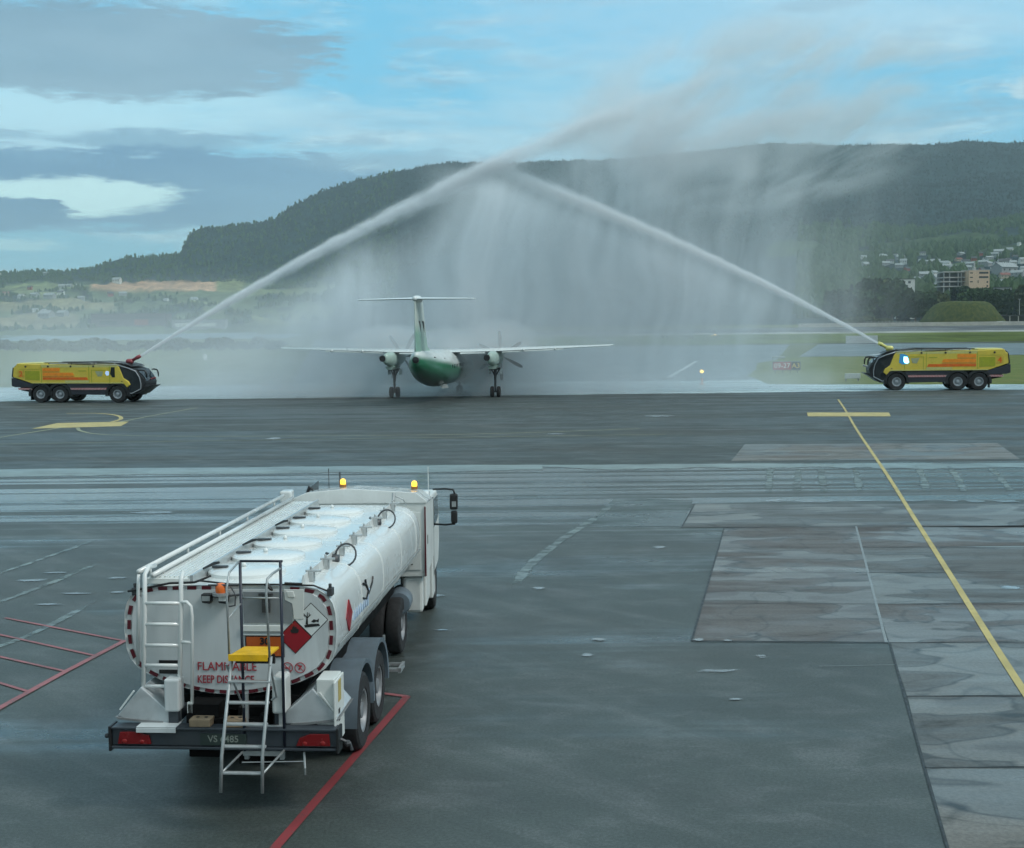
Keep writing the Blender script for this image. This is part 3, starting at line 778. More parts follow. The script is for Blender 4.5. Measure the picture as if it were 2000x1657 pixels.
HK = [((11, 8, 5, 2.6), WALLW, ROOFL, 'white gabled house with a pale roof'), ((13, 8, 4.5, 2.6), WALLW, ROOFD, 'white gabled house with a dark roof'), ((16, 9, 5, 2.8), WALLG, ROOFL, 'long grey house with a pale roof'), ((10, 8, 5, 3), WALLR, ROOFD, 'dark red gabled house'), ((14, 9, 5, 2.8), WALLT, ROOFR, 'tan house with a red roof')]
def put_house(px, py, D, k, s, rz, where, group):
    """house at bearing px on the hillside; D is chosen so its foot stands on the slope"""
    best = D if isinstance(D, int) else foot(px, py, *D)
    if k not in hp: hp[k] = house(*HK[k][0], HK[k][1], HK[k][2]); o = hp[k]
    else: o = copy_tree(hp[k])
    o.location = tpos(px, best); o.scale = (s,) * 3; o.rotation_euler.z = rz; o.name = 'house'
    tag(o, HK[k][3] + ' ' + where, 'house', group)
for i, (px, dd, k, s) in enumerate(HR):
    side = 'on the slope left of the tan office block' if px < 1885 else 'on the slope above the tan office block' if px < 1935 else 'on the slope right of the tan office block'
    put_house(px, 0, dd, k, s * .9, rg.uniform(-.7, .7), side, 'houses on the right hillside')
for i, (px, py, k, s) in enumerate([(126, 576, 1, 1.3), (127, 573, 0, 1.), (75, 581, 2, 1.4), (49, 584, 0, 1.4), (104, 583, 2, 1.6), (130, 563, 2, 1.3), (162, 564, 2, 1.5), (143, 562, 2, 1.1), (20, 578, 4, 1.3), (75, 610, 0, 1.), (92, 611, 0, 1.), (128, 618, 2, 1.4), (96, 622, 2, 1.8), (236, 552, 0, 2.), (246, 577, 2, 1.2), (222, 580, 3, 1.3), (165, 586, 2, 1.0), (330, 590, 0, 1.), (385, 590, 0, 1.4), (66, 566, 3, 1.1), (5, 537, 0, 1.4), (98, 533, 2, 1.2)]):
    put_house(px, py, (2260, 4300), k, s, rg.uniform(-.6, .6), 'among the fields at far left' if py < 600 else 'by the far shore at left', 'houses beyond the inlet')
# farm by the brown field keeps its own look; long dark works at the shore
def block(name, px, D, w, d, h, wall, label, cat, feats=(), z0=None, rz=0.):
    p = on_ground(px, D)
    if z0 is not None: p.z = z0
    t = empty(name, p, rz, label, cat); MB().b2((-w / 2, -d / 2, -4), (w / 2, d / 2, h)).build('wall', wall, t)
    MB().b2((-w / 2 - .3, -d / 2 - .3, h), (w / 2 + .3, d / 2 + .3, h + .5)).build('roof', ROOFD, t)
    for (x0, z0_, x1, z1, m_) in feats:
        MB().b2((x0, -d / 2 - .12, z0_), (x1, -d / 2 + .02, z1)).build('window' if m_ is GLASS else 'panel', m_, t)
    return t
block('factory', 262, 2330, 130, 40, 22, pm('dark_cladding', (.10, .075, .08), .8), 'long dark red-brown works building on the far shore', 'factory', [(-60, 14, 60, 15.5, GLASS), (10, 2, 34, 12, WALLR), (-50, 3, -20, 10, GLASS)])
block('warehouse', 395, 2300, 90, 30, 14, WALLG, 'pale grey shed behind the left water jet', 'warehouse', [(-40, 2, 30, 8, WALLW)])
# tan office block with dark ribbon windows, grey wing beside it
def z_at(px, py, D): return CAMH + (hor(px) - py) / CAMF * D
D0 = 1010
p = on_ground(1911, D0); zt = z_at(1911, 529, D0)
t = empty('office_block', p, R(4), 'tan office block with two dark ribbon windows rising over the trees', 'office block')
Wm = 41 / CAMF * D0; zt -= p.z
TAN_W = pm('tan_render', (.58, .43, .30), .8)
MB().b2((-Wm / 2, 0, -3), (Wm / 2, 14, zt)).build('wall', TAN_W, t)
MB().b2((-Wm / 2 - .15, -.15, zt), (Wm / 2 + .15, 14.15, zt + .5)).build('roof', CONC, t)
for k in (0, 1):
    MB().b2((-.2, -.12, zt - 2.6 - 3.3 * k), (Wm / 2 - 1, .05, zt - 1.2 - 3.3 * k)).build('window', GLASS, t)
for k in range(3):
    MB().b2((-Wm / 2 + .8, -.12, zt - 2.4 - 3.3 * k), (-Wm / 2 + 2.9, .05, zt - 1.6 - 3.3 * k)).build('window', GLASS, t)
for k in (0, 1): MB().b2((Wm / 2 - 2.3, -.12, zt - 9.5 - 3 * k), (Wm / 2 - 1.1, .05, zt - 8.2 - 3 * k)).build('window', GLASS, t)
MB().b2((-1.2, -.12, zt - 9.6), (-.6, .05, zt - 7.6)).build('window', GLASS, t)
MB().b2((-3.1, 3, zt + .5), (-1.3, 6, zt + 2.4)).tube([(-2, 4.5, zt + 2.4), (-1.7, 4.5, zt + 3.6)], .4, 6).build('chimney', CONC, t)
p = on_ground(1866, D0 + 6); zt = z_at(1866, 531, D0 + 6) - p.z
t = empty('parking_deck', p, R(4), 'grey open parking deck left of the tan office block', 'parking deck')
Wm = 50 / CAMF * D0
for z_ in (zt, zt - 4.2, zt - 7.4, zt - 11): MB().b2((-Wm / 2 - (2 if z_ < zt - 5 else 0), 0, z_ - .8), (Wm / 2 - .5, 13, z_)).build('floor_slab', CONC, t)
for x_ in (-Wm / 2 + .4, -Wm / 4, 1.8, 4.2, Wm / 2 - 1): MB().b2((x_ - .35, .25, -3), (x_ + .35, 1, zt - .8)).build('pillar', WALLG, t)
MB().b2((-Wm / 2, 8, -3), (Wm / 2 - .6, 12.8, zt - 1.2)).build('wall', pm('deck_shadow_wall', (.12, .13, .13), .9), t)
t = block('villa', 1766, 930, 11.5, 9, 1, WALLW, 'white flat-roofed villa half hidden by the trees', 'villa', [])
zt = z_at(1766, 547, 930) - t.location.z
t.children[0].location.z = zt - 1; t.children[1].location.z = zt - 1
MB().b2((-11.5 / 2, -4.45, -4), (11.5 / 2, 4.45, zt - 1)).build('lower_wall', WALLW, t)
for x_ in (-2.6, 1.2): MB().b2((x_, -4.62, zt - 2.8), (x_ + 1.7, -4.4, zt - 1.2)).build('window', GLASS, t)
t = block('shed', 1956, 960, 10.5, 8, 1, WALLG, 'pale grey shed end wall right of the tan office block', 'shed', [])
zt = z_at(1956, 563, 960) - t.location.z; t.children[0].location.z = zt - 1; t.children[1].location.z = zt - 1
MB().b2((-5.2, -3.95, -4), (5.2, 3.95, zt - 1)).build('lower_wall', WALLG, t)
# grass mound (earth-covered shelter)
mp = on_ground(1880, 770); mb = MB(); N = 40; rings = []
mh = z_at(1880, 590, 770) - mp.z
for r_, h_ in [(1., -1.0), (.93, .12), (.8, .42), (.66, .75), (.55, .93), (.45, 1.), (.2, 1.02), (.01, 1.02)]:
    rings.append([Vector(((27 * r_ + 1.2 * mn.noise((k * .4, r_ * 3, 0))) * math.cos(2 * math.pi * k / N), (15 * r_) * math.sin(2 * math.pi * k / N), mh * h_ + .4 * mn.noise((k * .5, r_ * 4, 3)))) for k in range(N)])
mb.loft(rings); o = mb.build('grass_mound', grassmat('mound_grass', (.035, .055, .018), (.09, .10, .03), (.02, .03, .012), .5), smooth=True); o.location = mp
tag(o, 'dome of mown grass over a shelter beside the road', 'mound')
MB().box(mp + Vector((13, -16.0, .9)), (4.5, 2.4, 1.7)).b2(mp + Vector((-19, -15.5, 0)), mp + Vector((-17, -14, .6)))
o = MB().box((0, 0, .7), (4, 2, 1.6)).box((2.6, 0, .4), (1.2, 1.6, 1)).build('storage_box', WALLW, bevel=.15); o.location = mp + Vector((16, -16.5, 0)); tag(o, 'small white box at the right foot of the grass mound', 'box')
t = empty('equipment_shed', on_ground(1985, 775), 0, 'low dark open-fronted shed right of the grass mound', 'shed')
MB().b2((-10, 0, 4.4), (14, 8, 5)).build('roof', ROOFD, t); MB().b2((-9.5, 5, -1), (13.5, 7.8, 4.4)).build('wall', pm('shed_wall', (.07, .07, .06), .9), t)
for x_ in (-9, -4, 1, 6, 11): MB().b2((x_, .4, -1), (x_ + .5, .9, 4.4)).build('post', CONC, t)
# concrete roadside wall and its posts
t = empty('roadside_wall', (0, 0, 0), 0, 'long pale concrete wall beside the road at far right', 'wall')
mb = MB(); k0 = [1560 + 22 * i for i in range(34)]
for a, b_ in zip(k0, k0[1:]):
    pa, pb = tpos(a, 698), tpos(b_, 698)
    mb.add([(pa.x, pa.y, pa.z - .5), (pb.x - .12, pb.y, pb.z - .5), (pb.x - .12, pb.y, pb.z + 2.0), (pa.x, pa.y, pa.z + 2.0), (pa.x, pa.y + .5, pa.z - .5), (pb.x - .12, pb.y + .5, pb.z - .5), (pb.x - .12, pb.y + .5, pb.z + 2.0), (pa.x, pa.y + .5, pa.z + 2.0)], [(0, 1, 2, 3), (5, 4, 7, 6), (3, 2, 6, 7), (0, 3, 7, 4), (1, 5, 6, 2)])
mb.build('concrete_panels', CONC, t)
# thin wire fence and masts near the wood
t = empty('lamp_mast', on_ground(1990, 790), 0, 'thin grey mast standing among the trees at far right', 'mast')
MB().tube([(0, 0, 0), (0, 0, 14)], [.25, .12], 8).build('pole', CONC, t); MB().box((0, 0, 14.2), (1.4, .5, .35)).build('lamp', WALLG, t)
t = empty('chain_fence', (0, 0, 0), 0, 'grey mesh fence left of the grass mound', 'fence')
mb = MB(); mg = MB()
for i in range(16):
    q = tpos(1688 + i * 7, 735); mb.tube([q, q + Vector((0, 0, 2.6))], .1, 5)
    if i < 15:
        q2 = tpos(1688 + (i + 1) * 7, 735)
        for h_ in (.4, 1., 1.6, 2.2): mg.tube([q + Vector((0, 0, h_)), q2 + Vector((0, 0, h_))], .12, 4)
mb.build('fence_posts', CONC, t); mg.build('fence_rails', WALLG, t)

# ---------------------------------------------------------------- airfield things
SIGNR = pm('sign_red', (.42, .03, .03), .4); SIGNK = pm('sign_black', (.015, .015, .015), .4); SIGNW = pm('sign_white', (.75, .75, .72), .4); SIGNY = pm('sign_yellow', (.7, .5, .05), .4); FRAME = pm('frame_grey', (.2, .21, .21), .5)
q = G(1536, 730); sw = 54 / CAMF * q.y
t = empty('runway_sign', q, R(-6), 'red and black runway sign reading 09-27 standing on the grass', 'sign')
hs = .98
MB().b2((-sw / 2, -.12, .35), (sw / 2, .12, .35 + hs)).build('cabinet', FRAME, t, bevel=.02)
MB().b2((-sw / 2 + .07, -.14, .42), (sw * .16, -.121, .28 + hs)).build('red_panel', SIGNR, t)
MB().b2((sw * .16 + .04, -.14, .42), (sw / 2 - .07, -.121, .28 + hs)).build('black_panel', SIGNK, t)
Ms = Matrix.Translation((-sw * .16, -.15, .35 + hs / 2)) @ Matrix.Rotation(R(90), 4, 'X')
MB().text('09-27', Ms, .74, .006, .012).build('lettering', SIGNW, t)
Ms = Matrix.Translation((sw * .33, -.15, .35 + hs / 2)) @ Matrix.Rotation(R(90), 4, 'X')
MB().text('A3', Ms, .74, .006, .012).build('lettering', SIGNY, t)
for x_ in (-sw * .4, -sw * .13, sw * .13, sw * .4): MB().b2((x_ - .05, -.05, -.02), (x_ + .05, .05, .35)).build('leg', FRAME, t)
BOARD = pm('board_pale', (.40, .45, .46), .5)
def white_board(px, py, w, h, label, D=None):
    q = G(px, py); wm_ = w / CAMF * q.y; hm_ = h / CAMF * q.y
    t = empty('white_board', q, 0, label, 'board')
    MB().b2((-wm_ / 2, -.1, .25), (wm_ / 2, .1, .25 + hm_)).build('panel', BOARD, t, bevel=.03)
    for x_ in (-.4, .4): MB().b2((x_ * wm_ - .06, .1, -.02), (x_ * wm_ + .06, .2, .25 + hm_ * .8)).build('leg', FRAME, t)
white_board(1182, 671, 24, 6, 'small white board just beyond the right wing tip')
white_board(1683, 673, 62, 15, 'large white board on the grass left of the right fire truck nozzle')
white_board(1520, 703, 26, 3, 'low white edge board above the runway sign')
white_board(1665, 745, 30, 10, 'pale blue-white board on the grass before the right fire truck')
q = G(401, 706); t = empty('marker_board', q, 0, 'small upright white marker on the grass between fire truck and aircraft', 'marker')
MB().b2((-.35, -.06, .2), (.35, .06, 1.3)).build('panel', SIGNW, t, bevel=.02); MB().b2((-.05, -.05, 0), (.05, .05, .2)).build('post', FRAME, t)
# beacon on a post with orange cone
AMB = pm('amber_lamp', (.9, .55, .1), .3, emit=(1., .62, .12), es=4.)
q = G(1371, 752)
t = empty('beacon_post', q, 0, 'lit amber beacon over an orange marker on the wet taxiway', 'beacon')
MB().lathe([(.16, 0), (.16, .1), (.10, .12), (.09, .62)], (0, 0, 0), 'z', 14).build('post', pm('cone_orange', (.75, .25, .12), .6), t)
MB().tube([(0, 0, .62), (0, 0, 1.05)], .025, 6).build('stem', FRAME, t); MB().ball((0, 0, 1.2), .17, 12, (1.1, 1, .85)).build('lamp', AMB, t)
# distant yellow service car
def car(loc, rz, label, body):
    t = empty('service_car', loc, rz, label, 'car')
    prof = [(-2.2, .35), (2.2, .35), (2.25, .75), (1.9, .95), (1.1, 1.05), (.5, 1.6), (-1.2, 1.65), (-1.9, 1.1), (-2.25, 1.0)]
    MB().prism(prof, 'y', -.9, .9).build('body', body, t, bevel=.08)
    MB().prism([(1.0, 1.08), (.48, 1.52), (-1.1, 1.56), (-1.7, 1.12)], 'y', -.915, .915).build('window', GLASS, t)
    MB().prism([(1.09, 1.1), (.53, 1.58), (.50, 1.55), (1.04, 1.08)], 'y', -.8, .8).build('windscreen', GLASS, t)
    MB().b2((-.5, -.5, 1.66), (-.2, .5, 1.8)).build('light_bar', AMB, t)
    for x_ in (-1.4, 1.4):
        for y_ in (-.82, .82): MB().lathe([(.34, -.1), (.34, .1)], (x_, y_, .34), 'y', 16).build('wheel', SIGNK, t)
q = G(1398, 664); car(q, R(8), 'yellow service car on the runway far behind the right wing', pm('car_yellow', (.7, .52, .12), .4))
for i, px in enumerate([1284, 1294, 1303, 1339, 1345, 1352]):
    q = G(px, 667); t = empty('edge_marker', q, 0, 'thin dark marker post in the row beyond the right engine', 'marker', 'row of dark marker posts')
    MB().b2((-.3, -.08, 0), (-.12, .08, 2.0 + .3 * (i % 2))).b2((.12, -.08, 0), (.3, .08, 1.8)).b2((-.3, -.06, 1.2), (.3, .06, 1.5)).build('frame', SIGNK, t)
# ================================================================ FUEL TANKER
WHITE = pm('tank_white', (.70, .73, .71), .24, var=.05, scale=1.2, coat=.5, dirt=.10, stretch=(2., .6, .5))
WHITE2 = pm('panel_white', (.66, .69, .66), .38, var=.05, dirt=.10, scale=2.)
WHITEF = pm('rear_head_white', (.58, .62, .62), .36, var=.06, dirt=.22, scale=1.5, stretch=(2.5, 1, .5))
ALU = pm('bare_aluminium', (.50, .53, .53), .38, metal=.55, var=.1, scale=6, dirt=.15)
STEEL = pm('dark_steel', (.07, .075, .08), .45, metal=.4, dirt=.2)
GALV = pm('galvanised_steel', (.36, .39, .39), .45, metal=.5, var=.15, scale=12)
BLACKP = pm('black_plastic', (.012, .013, .014), .5)
UNDER = pm('chassis_black', (.005, .005, .005), .9, spec=.2)
BEAM = pm('bumper_dark', (.035, .045, .055), .45, dirt=.25)
RUB = pm('tyre_rubber', (.018, .019, .02), .85, var=.25, scale=9)
RIM = pm('wheel_rim_steel', (.26, .27, .28), .5, metal=.3, dirt=.4)
FENDER = pm('mudguard_grey', (.13, .17, .20), .5, dirt=.25)
TAPE = pm('reflective_maroon', (.10, .008, .016), .35)
REDD = pm('placard_red', (.27, .010, .018), .4); BLK = pm('print_black', (.012, .012, .012), .5); WHT = pm('placard_white', (.72, .76, .74), .4)
REDT = pm('print_red', (.36, .03, .045), .5); ORNG = pm('plate_orange', (.42, .085, .012), .45); YPLAT = pm('step_yellow', (.80, .46, .01), .45, dirt=.2, scale=6)
TAILR = pm('tail_lamp_red', (.17, .006, .008), .2); AMBL = pm('amber_lens', (.75, .16, .03), .25); CLEARL = pm('clear_lens', (.7, .75, .75), .15)
LBLUE = pm('faded_blue_print', (.36, .47, .60), .5); GOLD = pm('old_gold', (.45, .36, .12), .5); WOOD = pm('tan_block', (.30, .22, .14), .8, dirt=.3, scale=9)
YAW = -math.atan(.0725)
TK = empty('fuel_tanker', (-3.24, 14.5, 0), YAW, 'white airport fuel tanker truck parked on the apron seen from behind', 'fuel tanker')
half = [(0, 2.505), (.5, 2.50), (.85, 2.49), (1.02, 2.46), (1.13, 2.39), (1.19, 2.30), (1.22, 2.18), (1.23, 1.97), (1.21, 1.76), (1.17, 1.65), (1.08, 1.54), (.96, 1.465), (.78, 1.385), (.5, 1.30), (.25, 1.255), (0, 1.24)]
sect = half + [(-x, z) for x, z in reversed(half[1:-1])]
cz0 = 1.87
def ring(y, s=1., dz=0., low=0.):
    return [(x * s - .03, y, cz0 + (z - cz0) * s + dz - (low * (1 - (z - 1.24) / 1.27) if z < cz0 else 0)) for x, z in sect]
mb = MB()
mb.loft([ring(.47, .985), ring(.45, 1.), ring(.50, 1.005), ring(.56, 1.), ring(2.5), ring(5.), ring(7.1), ring(7.3, .985), ring(7.45, .94), ring(7.55, .86), ring(7.6, .7)], caps=True)
mb.build('tank', WHITE, TK, auto=32)
for y_ in (2.05, 3.65, 5.25, 6.8):
    mb = MB(); mb.loft([ring(y_ - .012, 1.0), ring(y_ - .008, 1.004), ring(y_ + .008, 1.004), ring(y_ + .012, 1.0)], caps=False); mb.build('weld_seam', WHITE2, TK, auto=30)
# dished rear head inside the rim
mb = MB(); mb.loft([ring(.44, .925), ring(.448, .93), ring(.50, .93)], caps=True); mb.build('rear_head', WHITEF, TK, auto=30)
# reflective dashes along the rim of the rear head
def contour(s):
    P = [Vector((x * s - .03, z_)) for x, z_ in [(x, cz0 + (z - cz0) * s) for x, z in sect]]; out = []; d = 0
    for i in range(len(P)):
        a, b = P[i], P[(i + 1) % len(P)]; out.append((d, a, b)); d += (b - a).length
    return out, d
ct, per = contour(.955); mb = MB(); nd = 36; L_ = per / nd
def cpt(d):
    d %= per
    for s, a, b in ct:
        if d <= s + (b - a).length + 1e-9: return a.lerp(b, (d - s) / max(1e-9, (b - a).length)), (b - a).normalized()
    return ct[-1][2], (ct[-1][2] - ct[-1][1]).normalized()
for k in range(nd):
    d0 = k * L_ + .03
    if .05 < (d0 / per) < .0: continue
    pts = [cpt(d0 + L_ * .62 * j / 4) for j in range(5)]
    if pts[2][0].y > 2.3 and -.13 < pts[2][0].x < .62: continue
    vs = []
    for p, t_ in pts:
        n_ = Vector((-t_.y, t_.x)) * .020
        vs += [(p.x + n_.x, .4385, p.y + n_.y), (p.x - n_.x, .4385, p.y - n_.y)]
    vs += [(x, .449, z) for x, y, z in vs]
    mb.add(vs, [(2 * j, 2 * j + 2, 2 * j + 3, 2 * j + 1) for j in range(4)] + [(2 * j + 10, 2 * j + 11, 2 * j + 13, 2 * j + 12) for j in range(4)] + [(2 * j, 2 * j + 10, 2 * j + 12, 2 * j + 2) for j in range(4)] + [(2 * j + 1, 2 * j + 3, 2 * j + 13, 2 * j + 11) for j in range(4)] + [(0, 1, 11, 10), (8, 18, 19, 9)])
mb.build('reflective_tape', TAPE, TK)
RX = Matrix.Rotation(R(90), 4, 'X')
def TM(x, y, z, rot=0.): return Matrix.Translation((x, y, z)) @ RX @ Matrix.Rotation(rot, 4, 'Z')
mb = MB(); M1 = TM(-.42, .432, 1.565) @ Matrix.Diagonal((.92, 1, 1, 1)); mb.text('FLAMMABLE', M1, .14, .003, .0, 'LEFT'); mb.build('flammable_lettering', REDT, TK)
mb = MB(); M1 = TM(-.42, .432, 1.415) @ Matrix.Diagonal((.74, 1, 1, 1)); mb.text('KEEP DISTANCE', M1, .125, .003, .001, 'LEFT'); mb.build('distance_lettering', REDT, TK)
def diamond(mb, cx, cz, h, y0, y1): mb.prism([(cx, cz + h), (cx + h, cz), (cx, cz - h), (cx - h, cz)], 'y', y0, y1)
h = .196
c1, c2 = (.725, 1.915), (.915, 2.115)
p1 = MB(); diamond(p1, *c1, h, .4375, .436); pl1 = p1.build('red_placard', BLK, TK)
q = MB(); diamond(q, *c1, h - .012, .4355, .432); q.build('placard_face', REDD, pl1)
fl = [(-.035, 0), (-.05, .03), (-.045, .06), (-.03, .05), (-.03, .085), (-.005, .12), (.0, .085), (.02, .105), (.022, .07), (.045, .06), (.045, .025), (.03, 0)]
q = MB(); q.prism([(c1[0] + x, c1[1] + .045 + z * .75) for x, z in fl], 'y', .4315, .428); q.build('flame_mark', BLK, pl1)
p2 = MB(); diamond(p2, *c2, h, .4375, .436); pl2 = p2.build('white_placard', BLK, TK)
q = MB(); diamond(q, *c2, h - .012, .4355, .432); q.build('placard_face', WHT, pl2)
q = MB(); ox, oz = c2; y0, y1 = .4315, .428
def br(a, b, w):
    a = Vector(a); b = Vector(b); t_ = (b - a).normalized(); n_ = Vector((-t_.y, t_.x)) * w / 2
    q.prism([(ox + v.x, oz + v.y) for v in (a + n_, b + n_ * .5, b - n_ * .5, a - n_)], 'y', y0, y1)
br((-.05, -.055), (-.045, .03), .028); br((-.045, .02), (-.085, .07), .012); br((-.045, .03), (-.04, .085), .012); br((-.045, .02), (.0, .06), .012); br((-.07, .045), (-.10, .05), .008); br((-.02, .045), (-.02, .08), .008)
q.prism([(ox - .08, oz - .065), (ox - .02, oz - .05), (ox + .09, oz - .045), (ox + .10, oz - .07), (ox + .02, oz - .08), (ox - .07, oz - .09)], 'y', y0, y1)
q.prism([(ox + .0, oz - .02), (ox + .03, oz + .005), (ox + .065, oz - .005), (ox + .09, oz + .015), (ox + .085, oz - .03), (ox + .06, oz - .02), (ox + .03, oz - .035)], 'y', y0, y1)
q.build('dead_tree_and_fish_mark', BLK, pl2)
for cx in (.63, .775):
    mb = MB(); mb.tube([(cx + .058 * math.cos(a), .434, 1.56 + .058 * math.sin(a)) for a in [k * math.pi / 12 for k in range(24)]], .005, 5, True)
    mb.tube([(cx - .04, .434, 1.60), (cx + .04, .434, 1.52)], .0045, 5)
    if cx < .7: mb.b2((cx - .035, .4365, 1.55), (cx + .03, .433, 1.562)).tube([(cx + .02, .435, 1.57), (cx + .035, .435, 1.585)], .004, 5)
    else: mb.box((cx, .435, 1.56), (.018, .004, .06), Matrix.Rotation(R(35), 3, 'Y')).box((cx - .012, .435, 1.585), (.03, .004, .014), Matrix.Rotation(R(35), 3, 'Y'))
    mb.build('prohibition_sign', REDT, TK)
# niche with camera bracket, lamp wedge, orange number plate
mb = MB(); mb.b2((.14, .43, 2.07), (.70, .437, 2.43)); mb.build('niche_panel', pm('niche_grey', (.20, .225, .235), .5), TK)
mb = MB(); mb.b2((.36, .40, 2.20), (.45, .429, 2.42)).b2((.33, .38, 2.39), (.48, .43, 2.42)).b2((.37, .385, 2.27), (.44, .40, 2.31)).build('bracket', STEEL, TK)
mb = MB(); mb.prism([(.61, 2.46), (.84, 2.46), (.83, 2.12), (.72, 2.12), (.70, 2.30), (.62, 2.34)], 'y', .426, .445); mb.prism([(.64, 2.44), (.72, 2.44), (.735, 2.37), (.66, 2.375)], 'y', .415, .43)
mb.build('side_wedge', WHITE2, TK, bevel=.004)
mb = MB(); mb.b2((.12, .405, 1.98), (.60, .437, 2.05)).b2((.12, .42, 1.93), (.60, .437, 1.945)).build('crossbar', WHITE2, TK, bevel=.006)
pl = MB().b2((.15, .428, 1.68), (.60, .4365, 1.93)).build('number_plate', BLK, TK); MB().b2((.165, .4245, 1.695), (.585, .4275, 1.915)).build('plate_face', ORNG, pl)
MB().text('30', TM(.375, .422, 1.862), .11, .002, .004).build('plate_number', BLK, pl)
MB().b2((-.86, .43, 1.60), (-.62, .437, 1.635)).b2((-.86, .43, 1.48), (-.62, .437, 1.525)).build('grab_strip', BLK, TK)
# rear beacon, work lamps, black hoses on the top edge
mb = MB(); mb.lathe([(.055, 0), (.06, .02), (.06, .08), (.045, .10), (.02, .11)], (-.09, .34, 2.44), 'z', 18); bc = mb.build('rear_beacon', AMBL, TK, auto=40)
MB().lathe([(.095, 0), (.095, .03)], (-.09, .34, 2.41), 'z', 18).build('beacon_base', GALV, bc)
for k in (0, 1):
    x_ = -.26 + .19 * k; lp = MB().prism([(x_ - .06, 2.42), (x_ + .06, 2.42), (x_ + .045, 2.31), (x_ - .05, 2.32)], 'y', .33, .43).build('work_lamp', BLACKP, TK, bevel=.01)
    MB().b2((x_ - .045, .322, 2.345), (x_ + .045, .329, 2.40)).build('lens', CLEARL if k else GALV, lp)
mb = MB(); mb.tube([(-.3, .4, 2.385), (-.1, .38, 2.385), (.1, .42, 2.40)], .014, 6).tube([(.02, .36, 2.5), (.09, .3, 2.42), (.08, .3, 2.3), (.0, .35, 2.28)], .009, 6).tube([(-.22, .3, 2.53), (.12, .32, 2.53)], .014, 6).build('lamp_bar', STEEL, TK)
mb = MB(); mb.tube([(-1.2, .44, 2.43), (-1.0, .42, 2.47), (-.7, .42, 2.53), (-.42, .42, 2.54), (-.36, .42, 2.56), (-.25, .5, 2.60)], .014, 6); mb.tube([(-.36, .42, 2.56), (0., .44, 2.515), (.5, .44, 2.515), (.95, .46, 2.50), (1.12, .5, 2.42)], .012, 6)
mb.build('hose_line', BLACKP, TK)
MB().tube([(.42, .36, 2.545), (.48, .36, 2.48), (.5, .36, 2.46)], [.03, .022, .008], 6).tube([(.62, .43, 2.53), (.82, .44, 2.52)], .016, 6).build('clamp_levers', BLACKP, TK)
for s in (-1, 1):
    mb = MB(); mb.b2((s * 1.13 - .03, .44, 2.38), (s * 1.13 + .03, .56, 2.47)).tube([(s * 1.13, .48, 2.47), (s * 1.13, .48, 2.52)], .02, 8); mb.build('corner_fitting', STEEL, TK, bevel=.008)
# tank side: crease rail, side placard, antler mark and faded lettering
mb = MB(); mb.loft([[(1.195, y_, 1.80), (1.207, y_, 1.80), (1.207, y_, 1.775), (1.195, y_, 1.77)] for y_ in (.6, 7.2)]); mb.build('side_rail', pm('seam_grey', (.28, .31, .31), .5), TK)
sx = 1.202
MB().prism([(1.0, 2.0), (1.19, 1.9 + .29), (1.38, 2.0), (1.19, 1.81)], 'x', sx - .012, sx + .004).build('side_placard', REDD, TK)
mb = MB()
for a, b in [((2.3, 1.97), (2.45, 2.05)), ((2.45, 2.05), (2.3, 2.16)), ((2.3, 2.16), (2.28, 2.22)), ((2.3, 2.16), (2.12, 2.2)), ((2.3, 1.97), (2.05, 2.03)), ((2.45, 2.0), (2.75, 2.1)), ((2.75, 2.1), (2.8, 2.16))]:
    mb.tube([(sx, *a), (sx, *b)], .014, 5)
mb.build('antler_mark', BLK, TK)
mb = MB()
for k in range(7):    # illegible faded blue script: strokes only
    y_ = 1.45 + k * .14; mb.tube([(sx, y_, 1.88), (sx, y_ + .05, 1.99), (sx, y_ + .09, 1.88), (sx, y_ + .13, 1.92)], .010, 4)
mb.tube([(sx, 2.4, 1.86), (sx, 2.42, 2.02), (sx, 2.52, 2.06)], .012, 4); mb.build('side_lettering', LBLUE, TK)
# top deck: left walkway with ribs and rails, manholes, right coaming
wk = MB().b2((-1.02, .52, 2.50), (-.5, 7.2, 2.565)).build('walkway', WHITE2, TK, bevel=.01)
mb = MB()
for k in range(9): x_ = -.98 + k * .055; mb.b2((x_, .56, 2.565), (x_ + .022, 7.1, 2.585))
mb.build('tread_rib', WHITE, wk)
for x_, z_ in ((-1.06, 2.66), (-.90, 2.62)):
    mb = MB(); mb.tube([(x_, .42, z_), (x_, 7.2, z_)], .03, 10)
    for y_ in (.8, 2.2, 3.6, 5., 6.6): mb.tube([(x_, y_, 2.54), (x_, y_, z_)], .018, 6)
    mb.build('walkway_rail', WHITE, TK, smooth=True)
MB().b2((-.50, .52, 2.50), (-.465, 7.2, 2.60)).build('inner_coaming', ALU, TK)
for k in range(6):
    y_ = 1.25 + k * 1.02; x_ = -.04
    mh_ = MB().lathe([(.47, -.03), (.46, .035), (.43, .055), (.2, .075), (.02, .08)], (x_, y_, 2.505), 'z', 40).build('manhole_cover', WHITE, TK, auto=35)
    MB().b2((x_ - .39, y_ - .12, 2.57), (x_ - .20, y_ - .055, 2.60)).build('handle_slot', STEEL, mh_, bevel=.01)
    MB().ball((x_ - .02, y_ - .05, 2.605), .032, 10).build('vent_knob', WHITE, mh_, smooth=True)
for y_ in (.9, 2.6, 4.3):
    MB().tube([(-.46, y_, 2.61), (-.38, y_ + .18, 2.64), (-.34, y_ + .24, 2.64)], [.012, .02, .014], 6).build('lever', BLACKP, TK)
cm = MB().prism([(.78, 2.49), (.80, 2.60), (.815, 2.60), (.83, 2.49)], 'y', .55, 7.1).build('right_coaming', WHITE, TK)
